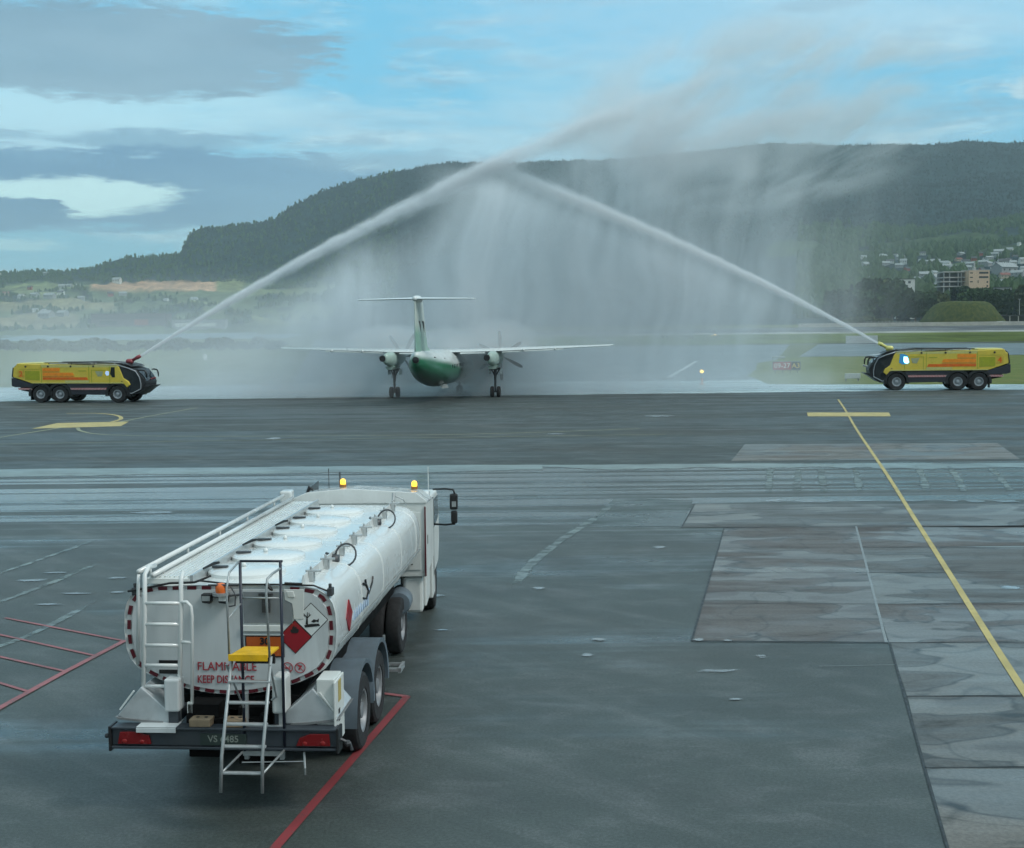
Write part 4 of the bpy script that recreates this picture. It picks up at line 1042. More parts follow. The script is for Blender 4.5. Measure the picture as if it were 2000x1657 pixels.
for k, y_ in enumerate((.75, 1.55, 2.5, 3.35, 4.1, 5., 5.8, 6.6)):
    mb = MB(); mb.b2((.82, y_, 2.44), (.88, y_ + .1, 2.60)).tube([(.84, y_ + .05, 2.6), (.84, y_ + .05, 2.66)], .016, 6).b2((.78, y_ + .02, 2.595), (.96, y_ + .06, 2.62)); mb.build('post_bracket', ALU, TK, bevel=.006)
for y_ in (2.15, 5.25):
    mb = MB(); c_ = Vector((.98, y_, 2.56)); mb.tube([c_ + Vector((.13 * math.cos(a), .13 * math.sin(a) * .5, .13 * math.sin(a))) for a in [R(q_) for q_ in range(-120, 190, 20)]], .013, 6); mb.tube([c_ + Vector((-.1, 0, -.02)), c_ + Vector((-.24, -.08, .03))], .02, 6); mb.b2(c_ + Vector((-.2, -.1, -.12)), c_ + Vector((-.08, .02, .0)))
    mb.build('hose_loop', STEEL, TK, smooth=True)
MB().tube([(.8, 7.0, 2.6), (.8, 7.05, 2.72)], .03, 8).tube([(.8, 7.05, 2.68), (.95, 7.05, 2.62), (1.0, 7.1, 2.52)], .012, 6).build('front_valve', GALV, TK)
# rear white ladder on the left
LD = MB().tube([(-1.0, .22, .86), (-.93, .22, 2.3), (-.93, .25, 2.66), (-.93, .38, 2.72), (-.93, .6, 2.70)], .026, 10).tube([(-.58, .22, .86), (-.515, .22, 2.3), (-.515, .25, 2.60), (-.515, .33, 2.68)], .026, 10).build('rear_ladder', WHITE, TK, smooth=True)
for z_ in (1.15, 1.39, 1.63, 1.86, 2.10, 2.34):
    k = (z_ - .86) / 1.48; MB().tube([(-1. + .07 * k, .22, z_), (-.58 + .065 * k, .22, z_)], .022, 8).build('rung', WHITE, LD, smooth=True)
MB().tube([(-.515, .22, 2.35), (-.44, .2, 2.36), (-.395, .2, 2.31), (-.385, .2, 2.2), (-.42, .2, .88)], .02, 8).tube([(-.53, .22, 1.9), (-.395, .2, 1.9)], .02, 8).build('handrail', WHITE, LD, smooth=True)
MB().tube([(-1.06, .3, 1.62), (-1.04, .33, 2.5), (-1.04, .36, 2.64)], .02, 8).build('outer_stay', WHITE, LD, smooth=True)
MB().b2((-.98, -.045, .935), (-.53, -.032, .99)).b2((-.98, -.032, .9915), (-.53, .28, 1.0)).build('foot_plate', WHITEF, LD, bevel=.004)
MB().b2((-.46, .17, 1.1), (-.40, .22, 1.22)).build('latch', WHITE2, LD)
# rear underrun beam, lamps, plate
MB().b2((-1.27, .0, .78), (1.27, .14, .97)).b2((-1.27, -.03, .965), (1.27, .16, .99)).b2((-1.27, -.03, .745), (1.27, .16, .775)).build('rear_bumper', BEAM, TK, bevel=.006)
for s in (-1, 1):
    MB().b2((s * 1.27, -.04, .72), (s * 1.30, .18, 1.0)).build('bumper_end', BLACKP, TK, bevel=.006)
    tl_ = MB().prism([(s * 1.20, .80), (s * 1.17, .935), (s * .98, .94), (s * .84, .90), (s * .82, .80)] if s < 0 else [(.82, .80), (.86, .89), (.98, .935), (1.19, .935), (1.20, .80)], 'y', -.028, -.002).build('tail_lamp', TAILR, TK, bevel=.004)
    MB().ball((s * 1.12, -.03, .835), .025, 10, (1.2, .3, 1)).ball((s * .92, -.03, .83), .022, 10, (1.2, .3, 1)).build('lamp_bulb', pm('lamp_bulb_red', (.28, .015, .015), .2), tl_)
lp = MB().b2((-.26, -.018, .795), (.26, -.002, .925)).build('licence_plate', pm('plate_dark', (.025, .04, .035), .4), TK)
MB().text('VS 6485', TM(0, -.021, .865), .105, .002, .001).build('plate_lettering', pm('plate_text', (.22, .25, .22), .5), lp)
# chassis
mb = MB()
for s in (-1, 1): mb.b2((s * .42 - .05, .16, .85), (s * .42 + .05, 12.2, 1.10))
for y_ in (.2, 1.2, 2.3, 3.4, 5., 7.2, 9., 11.2): mb.b2((-.42, y_ - .06, .86), (.42, y_ + .06, 1.05))
mb.b2((-.75, .5, 1.05), (.75, 7.2, 1.22)); mb.b2((-.7, 1.5, .45), (.7, 4.2, .75)).b2((-.5, .9, .5), (-.1, 1.4, .9))
mb.build('chassis', UNDER, TK)
MB().b2((-.45, .17, .6), (-.1, .6, 1.2)).b2((.1, .25, .5), (.5, .9, 1.15)).build('rear_crossmember', UNDER, TK)
# white upright stays in the dark opening
MB().b2((.20, .10, .6), (.25, .16, 1.35)).b2((.60, .10, .6), (.65, .16, 1.35)).b2((.2, .06, .96), (.66, .10, 1.0)).b2((.2, .04, .66), (.66, .09, .72)).build('step_bracket', ALU, TK, bevel=.004)
# side lockers: slanted silver boxes, right white cabinet
def locker(s):
    lk = MB().prism([(s * 1.26, 1.07), (s * .98, 1.40), (s * .66, 1.12), (s * .66, .995), (s * .90, .995), (s * 1.06, .995)], 'y', .15, .95).build('slanted_locker', pm('locker_alu', (.48, .52, .53), .42, metal=.25, dirt=.25), TK, bevel=.012)
    MB().prism([(s * 1.28, 1.06), (s * 1.24, 1.03), (s * .90, .992), (s * .72, .992), (s * .74, 1.01), (s * .92, 1.02)], 'y', .13, .97).build('locker_lid', FRAME, lk)
    MB().box((s * 1.14, .14, 1.25), (.02, .02, .28), Matrix.Rotation(R(s * -38), 3, 'Y')).build('locker_handle', WHITE, lk, bevel=.004)
locker(-1); locker(1)
MB().b2((-.70, .10, 1.13), (-.53, .30, 1.50)).build('junction_box', WHITEF, TK, bevel=.02)
MB().b2((.545, .02, 1.14), (.70, .30, 1.56)).build('upright_box', WHITE, TK, bevel=.03)
cb = MB().b2((1.02, .16, .95), (1.22, .55, 1.50)).prism([(1.22, .76), (1.245, .76), (1.245, 1.48), (1.22, 1.48)], 'y', .10, .58).build('side_cabinet', WHITE2, TK, bevel=.008)
MB().b2((1.246, .25, 1.22), (1.249, .40, 1.46)).build('yellow_sticker', GOLD, cb); MB().b2((1.246, .25, 1.0), (1.249, .33, 1.14)).build('notice_sticker', BLK, cb)
MB().b2((.55, .12, .99), (.66, .3, 1.14)).build('stay_block', BEAM, TK); MB().b2((-.66, .12, 1.001), (-.55, .5, 1.13)).build('stay_block', BEAM, TK)
# mudguards and wheels
TRAC = []
def wheel(parent, x, y, r, w, s, steer=0.):
    """tyre with tread shoulder, rim dish and hub; s = outer side sign"""
    T = Matrix.Translation((x, y, r))
    o = MB().lathe([(r * .56, -w / 2), (r * .90, -w / 2), (r * .97, -w * .42), (r, -w * .3), (r, w * .3), (r * .97, w * .42), (r * .90, w / 2), (r * .56, w / 2)], (x, y, r), 'x', 36, False).build('wheel', RUB, parent, auto=30)
    MB().lathe([(r * .57, -w * .35), (r * .57, w * .47 * s if s > 0 else w * .35), (r * .5, s * w * .45), (r * .42, s * w * .25), (r * .22, s * w * .22), (r * .2, s * w * .42), (r * .05, s * w * .44)], (x, y, r), 'x', 28).build('rim', RIM, o, auto=30)
    mb = MB()
    for k in range(10):
        a = k * .6283; mb.ball((x + s * w * .25, y + r * .32 * math.cos(a), r + r * .32 * math.sin(a)), .022 * r / .5, 6)
    mb.build('wheel_nuts', GALV, o); return o
for s in (-1, 1):
    for y_ in (2.4, 3.55):
        wheel(TK, s * .98, y_, .5, .30, s); wheel(TK, s * .66, y_, .5, .28, s)
        rg_ = [[(s * .58, y_ + .60 * math.cos(a), .5 + .60 * math.sin(a)), (s * 1.15, y_ + .60 * math.cos(a), .5 + .60 * math.sin(a)), (s * 1.16, y_ + .63 * math.cos(a), .5 + .66 * math.sin(a)), (s * .58, y_ + .63 * math.cos(a), .5 + .66 * math.sin(a))] for a in [R(q_) for q_ in range(-5, 186, 10)]]
        MB().loft(rg_).build('mudguard', FENDER, TK, auto=30)
    wheel(TK, s * .74, 7.45, .46, .24, s); wheel(TK, s * .48, 7.45, .46, .24, s); TRAC.append(wheel(TK, s * 1.0, 11.0, .5, .32, s))
# pump cabinet / cab body
_before = set(TK.children)
cab = MB().loft([[(x, y_, z - (dz if z > 2 else 0)) for x, z in [(-1.2, 1.18), (1.2, 1.18), (1.2, 2.46), (1.02, 2.60), (-.1, 2.68), (-.80, 2.62), (-1.2, 2.46)]] for y_, dz in ((7.95, 0), (9.4, .12), (10.0, .22))]).build('pump_cabinet', WHITE2, TK, bevel=.015)
MB().loft([[(x, y_, z - dz) for x, z in [(-1.215, 2.44), (1.215, 2.44), (1.215, 2.475), (1.03, 2.62), (-.1, 2.70), (-.81, 2.64), (-1.215, 2.475)]] for y_, dz in ((7.93, 0), (9.4, .12))]).build('roof_edge', WHITE, cab, bevel=.01)
MB().prism([(-1.12, 1.30), (1.1, 1.3), (1.1, 2.28), (-1.12, 2.28)], 'y', 7.935, 7.951).build('rear_panel', WHITE2, cab, bevel=.004)
MB().b2((1.17, 7.92, 1.2), (1.195, 7.945, 2.38)).build('red_stripe', TAPE, cab)
MB().b2((1.201, 8.2, 1.7), (1.205, 8.3, 1.85)).build('side_notice', BLK, cab)
MB().b2((-1.22, 7.65, 2.50), (-1.02, 7.93, 2.70)).build('white_box', WHITE, TK, bevel=.03)
MB().b2((.60, 7.7, 1.62), (.86, 7.9, 2.02)).tube([(.5, 7.8, 1.7), (.62, 7.75, 1.35), (.55, 7.75, 1.2)], .02, 6).build('valve_box', WHITE2, TK, bevel=.01)
MB().tube([(.62 + .16 * math.cos(a), 7.85, 1.45 + .13 * math.sin(a)) for a in [R(q_) for q_ in range(0, 340, 20)]], .04, 8).build('hose_reel', BLACKP, TK, smooth=True)
MB().tube([(.95 + .09 * math.cos(a), 7.9, 1.52 + .12 * math.sin(a)) for a in [R(q_) for q_ in range(80, 300, 20)]], .012, 6).build('cable_loop', BLACKP, TK)
# driver's cab ahead of it
dc = MB().prism([(10.02, .75), (11.9, .75), (12.3, 1.1), (12.3, 1.6), (12.0, 2.1), (11.6, 2.22), (10.02, 2.30)], 'x', -1.17, 1.17).build('cab', WHITE2, TK, bevel=.04)
MB().prism([(10.4, 1.65), (11.7, 1.65), (11.95, 1.7), (11.75, 2.1), (10.4, 2.18)], 'x', 1.172, 1.182).build('side_window', GLASS, dc)
MB().b2((1.17, 10.03, .8), (1.19, 10.22, 2.25)).build('cab_corner', STEEL, dc)
MB().prism([(12.32, 1.62), (12.30, 1.6), (12.02, 2.06), (12.04, 2.08)], 'x', -1.05, 1.05).build('windscreen', GLASS, dc)
MB().prism([(-1.17, 1.4), (-1.182, 1.4), (-1.182, 2.4), (-1.17, 2.4)], 'y', 10.4, 11.8).build('side_window', GLASS, dc)
mb = MB().tube([(1.17, 10.5, 2.36), (1.40, 10.4, 2.38), (1.56, 10.3, 2.37), (1.58, 10.3, 2.30)], .018, 8).tube([(1.17, 10.5, 1.70), (1.40, 10.4, 1.70), (1.58, 10.3, 1.73)], .018, 8)
mr = mb.build('mirror_arm', BLACKP, TK, smooth=True)
MB().b2((1.49, 10.25, 2.0), (1.64, 10.36, 2.30)).b2((1.51, 10.27, 1.74), (1.63, 10.36, 1.98)).build('mirror_housing', BLACKP, mr, bevel=.03)
MB().b2((1.53, 10.243, 2.06), (1.61, 10.249, 2.16)).build('mirror_glass', GALV, mr)
AMB2 = pm('amber_beacon', (.9, .6, .1), .3, emit=(1., .52, .03), es=2.)
for x_ in (-.33, .93):
    b_ = MB().lathe([(.045, 0), (.05, .02), (.05, .06), (.035, .09), (.01, .1)], (x_, 9.0, 2.65 if x_ < 0 else 2.60), 'z', 18).build('roof_beacon', AMB2, TK, auto=40)
    MB().lathe([(.06, -.05), (.06, .0)], (x_, 9.0, 2.65 if x_ < 0 else 2.60), 'z', 18).build('beacon_base', pm('amber_base', (.35, .15, .03), .5), b_)
mb = MB().tube([(-.62, 9.3, 2.5), (-.62, 9.3, 2.90)], .008, 5).build('aerial', STEEL, TK); MB().tube([(-.42, 9.3, 2.5), (-.42, 9.3, 2.84)], .014, 5).build('aerial', STEEL, TK)
MB().tube([(1.12, 9.9, 2.3), (1.12, 9.9, 2.85)], .007, 5).build('aerial', WHITE, TK)
MB().tube([(-.92, 8.6, 2.5), (-.86, 8.6, 2.66), (-.80, 8.6, 2.60)], [.03, .035, .02], 6).build('roof_horn', BLACKP, TK)
MB().b2((.98, 9.5, 2.28), (1.16, 9.8, 2.44)).build('roof_lamp', WHITE, TK, bevel=.04)
# things slung under the cabinet
MB().b2((.78, 8.0, .55), (1.12, 8.25, 1.17)).build('side_tank', WHITE2, TK, bevel=.05)
MB().b2((.70, 8.5, .55), (1.15, 9.5, 1.15)).build('battery_box', WHITE2, TK, bevel=.03)
MB().lathe([(.02, 0), (.18, .02), (.2, .1), (.2, .7), (.18, .78), (.02, .8)], (.75, 7.55, .8), 'y', 20).build('air_tank', FENDER, TK, auto=35)
MB().b2((.85, 9.7, .45), (1.19, 10.3, 1.18)).build('side_skirt', WHITE2, TK, bevel=.02); MB().b2((-1.19, 8.0, .5), (-.8, 10.3, 1.17)).build('side_skirt', WHITE2, TK, bevel=.02)
# the tractor stands at a slight angle to its trailer
_Tm = Matrix.Translation((1.2, 7.95, 0)) @ Matrix.Rotation(-YAW, 4, 'Z') @ Matrix.Translation((-1.2, -7.95, 0))
for o in [q for q in TK.children if q not in _before] + TRAC: o.matrix_local = _Tm
fs_ = MB().b2((1.0, 4.6, .42), (1.26, 4.64, .46)).b2((1.0, 4.95, .42), (1.26, 4.99, .46)).b2((1.0, 4.6, .42), (1.03, 4.99, .46)).b2((1.22, 4.6, .40), (1.26, 4.99, .48)).b2((1.05, 4.7, .425), (1.2, 4.74, .45)).b2((1.0, 4.62, .44), (1.03, 4.66, .95)).build('side_step', ALU, TK)
# rear fold-down steps with yellow platform
ST = MB()
ST.tube([(.20, -.66, .46), (.21, -.62, .85), (.27, -.36, 1.83)], .019, 8).tube([(.65, -.66, .46), (.65, -.62, .85), (.70, -.36, 1.86)], .019, 8)
ST = ST.build('rear_steps', GALV, TK, smooth=True); ST.location = (-.05, 0, .03)
for k, z_ in enumerate((.66, .93, 1.16, 1.38, 1.60)):
    t_ = (z_ - .42) / 1.42; MB().box((.42 + .065 * t_, -.66 + .29 * t_, z_), (.46, .06, .025)).build('step', ALU, ST, bevel=.006)
pf = MB(); pf.prism([(.25, -.42), (.68, -.42), (.70, .0), (.31, .0)], 'z', 1.855, 1.88); pf.b2((.25, -.43, 1.82), (.68, -.415, 1.895)); pf.build('platform', YPLAT, ST, bevel=.005)
MB().b2((.22, -.05, 1.70), (.66, -.02, 1.80)).build('platform_bracket', BLK, ST)
hr = MB(); hr.tube([(.285, .0, .70), (.285, .0, 2.83)], .017, 8).tube([(.735, .0, .70), (.735, .0, 2.83)], .017, 8).tube([(.285, .0, 2.83), (.76, .0, 2.83)], .014, 8).build('rear_posts', pm('dark_blue_post', (.012, .018, .035), .4), ST, smooth=True)
hr = MB(); hr.tube([(.255, -.40, 1.86), (.245, -.40, 2.60), (.25, -.3, 2.76), (.285, -.05, 2.83)], .012, 8).tube([(.695, -.40, 1.86), (.675, -.40, 2.55), (.68, -.36, 2.70), (.71, -.25, 2.74), (.735, -.02, 2.75)], .014, 8).tube([(.255, -.40, 2.28), (.285, 0, 2.36)], .010, 6).tube([(.285, 0, 2.42), (.735, 0, 2.42)], .012, 6).build('handrail', GALV, ST, smooth=True)
MB().tube([(.20, -.64, .66), (.27, -.05, .70)], .014, 6).build('brace', GALV, ST, smooth=True); MB().tube([(.65, -.64, .66), (.735, -.03, .72)], .014, 6).build('brace', GALV, ST, smooth=True); MB().tube([(.22, -.40, 1.78), (.29, -.02, 1.20)], .012, 6).build('brace', GALV, ST); MB().tube([(.70, -.40, 1.78), (.66, -.02, 1.32), (.60, 0, 1.28)], .012, 6).build('brace', GALV, ST)
MB().tube([(.90, .02, .72), (.92, -.05, .56), (.915, -.02, .48)], .013, 6).tube([(.2, .0, .60), (.9, .0, .62)], .007, 5).build('tow_chain', GALV, TK)
MB().tube([(1.27, .08, .86), (1.4, .1, .80), (1.42, .1, .72)], .02, 6).ball((1.37, .1, .80), .04, 8).ball((-1.36, .08, .86), .03, 8).build('bumper_fitting', STEEL, TK)
# two tan blocks lying on the bumper beam: things of their own
def tkw(x, y, z): return Matrix.Translation((-3.24, 14.5, 0)) @ Matrix.Rotation(YAW, 4, 'Z') @ Vector((x, y, z))
for x_, w_, lab in ((-.33, .24, 'left tan holed block on the tanker bumper beside the white handrail'), (.06, .22, 'right tan holed block on the tanker bumper behind the steps')):
    o = MB().b2((-w_ / 2, -.10, 0), (w_ / 2, .08, .085)).build('holed_block', WOOD, bevel=.008); o.location = tkw(x_ + .06, .10, .992); o.rotation_euler.z = YAW; tag(o, lab, 'block', 'tan blocks on the tanker bumper')
    for k in (-1, 1): MB().lathe([(.022, 0), (.022, .002)], (k * w_ * .2, .0, .0855), 'z', 14).build('painted_hole', BLK, o)  # flat black discs paint the dark inside the holes
# ================================================================ AIRPORT FIRE TRUCKS
YEL_B = pm('truck_yellow', (.70, .55, .07), .35, var=.06, scale=1.5, coat=.3, dirt=.12)
YEL_L = pm('truck_yellow_pale', (.58, .56, .20), .4, var=.06, dirt=.1)
YEL_D = pm('truck_yellow_recess', (.36, .38, .02), .45)
ORA = pm('stripe_orange', (.92, .30, .02), .4); ORAD = pm('stripe_orange_deep', (.75, .15, .01), .4); ORAP = pm('digit_orange', (.68, .24, .03), .5)
NAVY = pm('skirt_dark', (.022, .028, .04), .5, dirt=.3); BLKT = pm('truck_black', (.010, .012, .014), .45)
DGL = pm('tinted_glass', (.012, .018, .022), .08); SILV = pm('silver_trim', (.36, .40, .43), .35, metal=.3)
BLUE_E = pm('blue_beacon', (.1, .5, .9), .3, emit=(.25, .85, 1.), es=5.); BLUE_D = pm('blue_lit_glass', (.02, .12, .25), .15, emit=(.03, .25, .5), es=.5)
PALEBL = pm('pale_blue_lamp', (.45, .6, .8), .3, emit=(.4, .6, 1.), es=.5)
WRST = pm('hatch_pale', (.50, .42, .42), .5); WRSR = pm('hatch_red', (.42, .06, .06), .5)
def fz(zx, zy): return ((180 - zx / 5.88) / 24.6, (122 - zy / 5.88) / 24.6 + .02)
def taper(mb):
    for v in mb.v:
        if v.x > 3.7:
            v.y *= 1 - .42 * ((v.x - 3.7) / 2.5) ** 1.3; v.x = 3.7 + (v.x - 3.7) * .83
    return mb
def fire_truck(loc, rz, label, digit, gunmat, lit, sz=1.):
    """local x points to the front of the truck"""
    t = empty('fire_truck', loc, rz, label, 'fire truck')
    hw = 1.45
    body = [fz(*q) for q in [(1810, 300), (1825, 410), (1780, 425), (1600, 487), (500, 497), (480, 520), (470, 545), (428, 508), (445, 470), (500, 430), (545, 310), (570, 285), (1470, 262), (1760, 250), (1780, 285)]]
    b = MB().prism(body, 'y', -hw, hw).build('body', YEL_B, t, bevel=.05)
    cab = [fz(*q) for q in [(560, 270), (345, 335), (270, 410), (225, 470), (240, 540), (290, 575), (400, 630), (470, 600), (490, 540), (520, 420)]]
    cabm = MB().loft([[(p[0], y_, p[1]) for p in cab] for y_ in (-hw + .06, -.7, 0, .7, hw - .06)]); taper(cabm)
    c = cabm.build('cab', BLKT, t, bevel=.06)
    for s in (-1, 1):
        y0, y1 = s * (hw - .055), s * (hw - .03)
        g = [fz(*q) for q in [(540, 312), (350, 355), (302, 430), (292, 540), (330, 575), (400, 600), (455, 580), (425, 505), (440, 460), (498, 428)]]
        taper(MB().prism(g, 'y', y0, y1)).build('side_window', DGL, c)
        fr = MB(); P = [fz(*q) for q in [(560, 278), (440, 312), (345, 350), (300, 425), (285, 500), (288, 560), (400, 612), (440, 605)]]
        fr.tube([(p[0], s * (hw - .03), p[1]) for p in P], .045, 6); taper(fr).build('window_frame', SILV, c, smooth=True)
    wsx = [fz(*q) for q in [(352, 330), (275, 405), (232, 470), (224, 466), (268, 400), (345, 326)]]
    taper(MB().prism(wsx, 'y', -1.2, 1.2)).build('windscreen', DGL, c)
    bp = [fz(*q) for q in [(150, 515), (300, 525), (290, 575), (400, 632), (350, 620), (235, 555)]]
    bf = taper(MB().prism(bp, 'y', -1.35, 1.35)).build('front_bumper', BLKT, t, bevel=.03)
    taper(MB().tube([(*fz(165, 432)[:1], 0, fz(165, 432)[1]), (*fz(235, 450)[:1], 0, fz(235, 450)[1])], .07, 8)).build('bumper_turret', gunmat if not lit else SILV, bf)
    for s in (-1, 1):   # mirror hoops
        P = [fz(*q) for q in [(320, 340), (285, 336), (228, 345), (212, 375), (208, 425)]]
        taper(MB().tube([(p[0], s * 1.5, p[1]) for p in P], [.05, .06, .07, .09, .06], 8)).build('mirror', BLKT, t, smooth=True)
    skirt = [fz(*q) for q in [(1835, 425), (1835, 520), (1780, 560), (1600, 562), (1590, 500), (1150, 500), (1140, 620), (700, 625), (690, 500), (1600, 486), (1780, 424)]]
    MB().prism([fz(*q) for q in [(1600, 488), (1836, 424), (1836, 520), (1790, 535), (1590, 535), (1570, 500)]], 'y', -hw + .02, hw - .02).build('rear_skirt', NAVY, t, bevel=.03)
    MB().prism([fz(*q) for q in [(670, 498), (1170, 498), (1140, 622), (705, 628)]], 'y', -hw + .03, hw - .03).build('side_skirt', NAVY, t, bevel=.02)
    MB().prism([fz(*q) for q in [(480, 500), (1600, 500), (1560, 600), (490, 600)]], 'y', -hw + .30, hw - .30).build('chassis', UNDER, t)
    MB().prism([fz(*q) for q in [(1590, 535), (1750, 535), (1740, 575), (1600, 600)]], 'y', -1.2, 1.2).build('rear_underside', UNDER, t)
    for s in (-1, 1):
        Y0, Y1, Y2 = s * (hw - .01), s * (hw + .012), s * (hw + .02)
        def pan(name, q, m_, par=b, y=Y1): return MB().prism([fz(*k) for k in q], 'y', Y0, y).build(name, m_, par)
        o1 = pan('orange_stripe', [(1248, 305), (1455, 308), (1455, 345), (1248, 345)], ORA)
        pan('orange_stripe', [(1095, 362), (1455, 362), (1455, 398), (1075, 398)], ORA)
        pan('orange_stripe', [(930, 418), (1455, 418), (1455, 447), (912, 450)], ORAD)
        pan('shutter', [(1250, 349), (1455, 349), (1455, 358), (1250, 358)], ORAP); pan('shutter', [(1090, 402), (1455, 402), (1455, 414), (1070, 414)], ORAP)
        pan('pale_strip', [(905, 455), (1190, 455), (1190, 480), (905, 480)], YEL_L)
        pan('locker_recess', [(1490, 340), (1665, 340), (1665, 445), (1490, 455)], YEL_D)
        pan('digit_field', [(1672, 330), (1755, 330), (1755, 412), (1672, 425)], pm('field_gold', (.60, .42, .05), .4))
        cx, cz = fz(1715, 378)
        MB().text(digit, Matrix.Translation((cx, s * (hw + .014), cz)) @ Matrix.Rotation(0 if s < 0 else math.pi, 4, 'Z') @ RX, .62, .006, .02).build('fleet_number', ORAD, b)
        for xx in (905, 1470, 662): pan('door_gap', [(xx - 4, 285), (xx + 3, 285), (xx + 3, 490), (xx - 4, 490)], YEL_D, y=s * (hw + .006))
        pan('door_line', [(715, 330), (875, 330), (875, 337), (715, 337)], YEL_D); pan('door_line', [(870, 337), (876, 337), (876, 480), (870, 480)], YEL_D)
        pan('crest_panel', [(735, 350), (830, 345), (800, 410), (750, 405)], pm('crest_grey', (.36, .40, .25), .5)); pan('door_handle', [(935, 338), (1025, 338), (1025, 347), (935, 347)], YEL_D)
        pan('door_handle', [(510, 465), (528, 465), (528, 472), (510, 472)], BLKT)
        if lit:
            pan('quarter_window', [(612, 300), (650, 300), (700, 320), (716, 400), (690, 415), (640, 420), (602, 400)], BLUE_D)  # window glows faintly blue, the lamp's spill put into the glass
            pan('blue_light', [(655, 330), (695, 335), (712, 395), (690, 412), (660, 400), (650, 370)], BLUE_E, y=Y2)
        else:
            pan('quarter_window', [(598, 300), (640, 300), (655, 380), (630, 420), (598, 420)], DGL)
            pan('blue_light', [(668, 350), (700, 345), (712, 375), (695, 400), (670, 395)], PALEBL, y=Y2)
        for xx in (850, 1118, 1387, 1657): MB().ball((fz(xx, 288)[0], s * (hw + .0), fz(xx, 288)[1]), .085, 8).build('side_lamp', BLKT, b)
        # red and white slanted warning tape
        for (xa, xb) in ((705, 1145), (1590, 1765)):
            n_ = int((xb - xa) / 17); wm_ = MB(); rm_ = MB()
            for k in range(n_):
                q = [fz(xa + 17 * k + dx, yy) for dx, yy in ((0, 566), (8.5, 544), (17, 544), (8.5, 566))]; q2 = [fz(xa + 17 * k + dx - 8.5, yy) for dx, yy in ((0, 566), (8.5, 544), (17, 544), (8.5, 566))]
                wm_.prism(q, 'y', s * (hw - .04), s * (hw + .004)); rm_.prism(q2, 'y', s * (hw - .04), s * (hw + .003))
            wm_.build('warning_tape', WRST, t); rm_.build('warning_tape', WRSR, t)
        for xx in (578, 1258, 1490):
            cx = fz(xx, 0)[0]; r = .70
            # wheels turn about y here
            o = MB().lathe([(r * .52, -.24), (r * .90, -.25), (r * .98, -.2), (r, -.12), (r, .12), (r * .98, .2), (r * .90, .25), (r * .52, .24)], (cx, s * 1.18, r), 'y', 36, False).build('wheel', RUB, t, auto=30)
            MB().lathe([(r * .53, s * .10), (r * .52, s * .235), (r * .42, s * .23), (r * .36, s * .10), (r * .22, s * .08), (r * .20, s * .2), (r * .05, s * .22)], (cx, s * 1.18, r), 'y', 28).build('rim', SILV, o, auto=30)
        for xx in (578, 1258, 1490):
            cx = fz(xx, 0)[0]; MB().prism([(cx + .98 * math.cos(R(a)), .72 + .93 * math.sin(R(a))) for a in range(-12, 193, 12)] + [(cx + .76 * math.cos(R(a)), .72 + .74 * math.sin(R(a))) for a in range(192, -13, -12)], 'y', s * (hw - .5), s * (hw + .004)).build('wheel_arch', BLKT, t)
        pan('shoulder_highlight', [(575, 282), (1470, 266), (1470, 298), (570, 302)], YEL_L, y=s * (hw + .004)); pan('sill_band', [(500, 482), (1590, 480), (1590, 489), (500, 492)], YEL_L)  # pale shoulder strip paints the highlight along the roof edge
        pan('rear_frame', [(1800, 300), (1812, 300), (1828, 412), (1800, 425), (1812, 405)], BLKT)
        pan('rivet_row', [(1480, 318), (1740, 318), (1740, 322), (1480, 322)], YEL_D)
        for xx in (640, 1600): MB().prism([fz(*k) for k in [(xx, 560), (xx + 12, 560), (xx + 12, 690), (xx + 2, 690)]], 'y', s * .9, s * 1.4).build('mud_flap', BLKT, t)
    # roof gear
    top = fz(0, 262)[1]
    MB().b2((fz(1180, 0)[0], -1.1, top - .02), (fz(900, 0)[0], 1.1, top + .10)).b2((fz(640, 0)[0], -1.0, top - .02), (fz(850, 0)[0], 1.0, top + .12)).build('roof_box', pm('roof_grey', (.16, .18, .19), .5), t, bevel=.04)
    MB().b2((fz(1420, 0)[0], -.9, top - .02), (fz(1210, 0)[0], .9, top + .08)).build('roof_hatch', SILV, t, bevel=.04)
    rr = MB()
    for s in (-1, 1):
        rr.tube([(fz(620, 0)[0], s * 1.3, top + .06), (fz(840, 0)[0], s * 1.3, top + .16), (fz(1150, 0)[0], s * 1.3, top + .12), (fz(1440, 0)[0], s * 1.3, top + .12)], .035, 6)
        for xx in (850, 1118, 1387): rr.tube([(fz(xx, 0)[0], s * 1.3, top - .05), (fz(xx, 0)[0], s * 1.3, top + .12)], .03, 6)
    rr.build('roof_rail', BLKT, t)
    MB().b2((fz(1755, 0)[0], -1.2, fz(0, 262)[1] - .0), (fz(1470, 0)[0], 1.2, fz(0, 246)[1] + .02)).build('engine_cover', YEL_L, t, bevel=.06)
    MB().prism([fz(*k) for k in [(1780, 262), (1815, 290), (1835, 420), (1820, 410), (1805, 300), (1770, 285)]], 'y', -1.2, 1.2).build('rear_grille', BLKT, t, bevel=.02)
    MB().prism([fz(*k) for k in [(620, 262), (470, 285), (430, 295), (470, 272), (540, 255), (610, 255)]], 'y', -1.15, 1.15).build('cab_roof_deck', BLKT, t)
    # roof monitor
    gx, gz = fz(455, 240); gx -= .5; m0 = MB().lathe([(.22, 0), (.22, .12), (.14, .2), (.12, .42)], (gx - .1, 0, gz - .35), 'z', 16).build('monitor_base', BLKT, t)
    tip = Vector((gx + 1.05, 0, gz + .52))
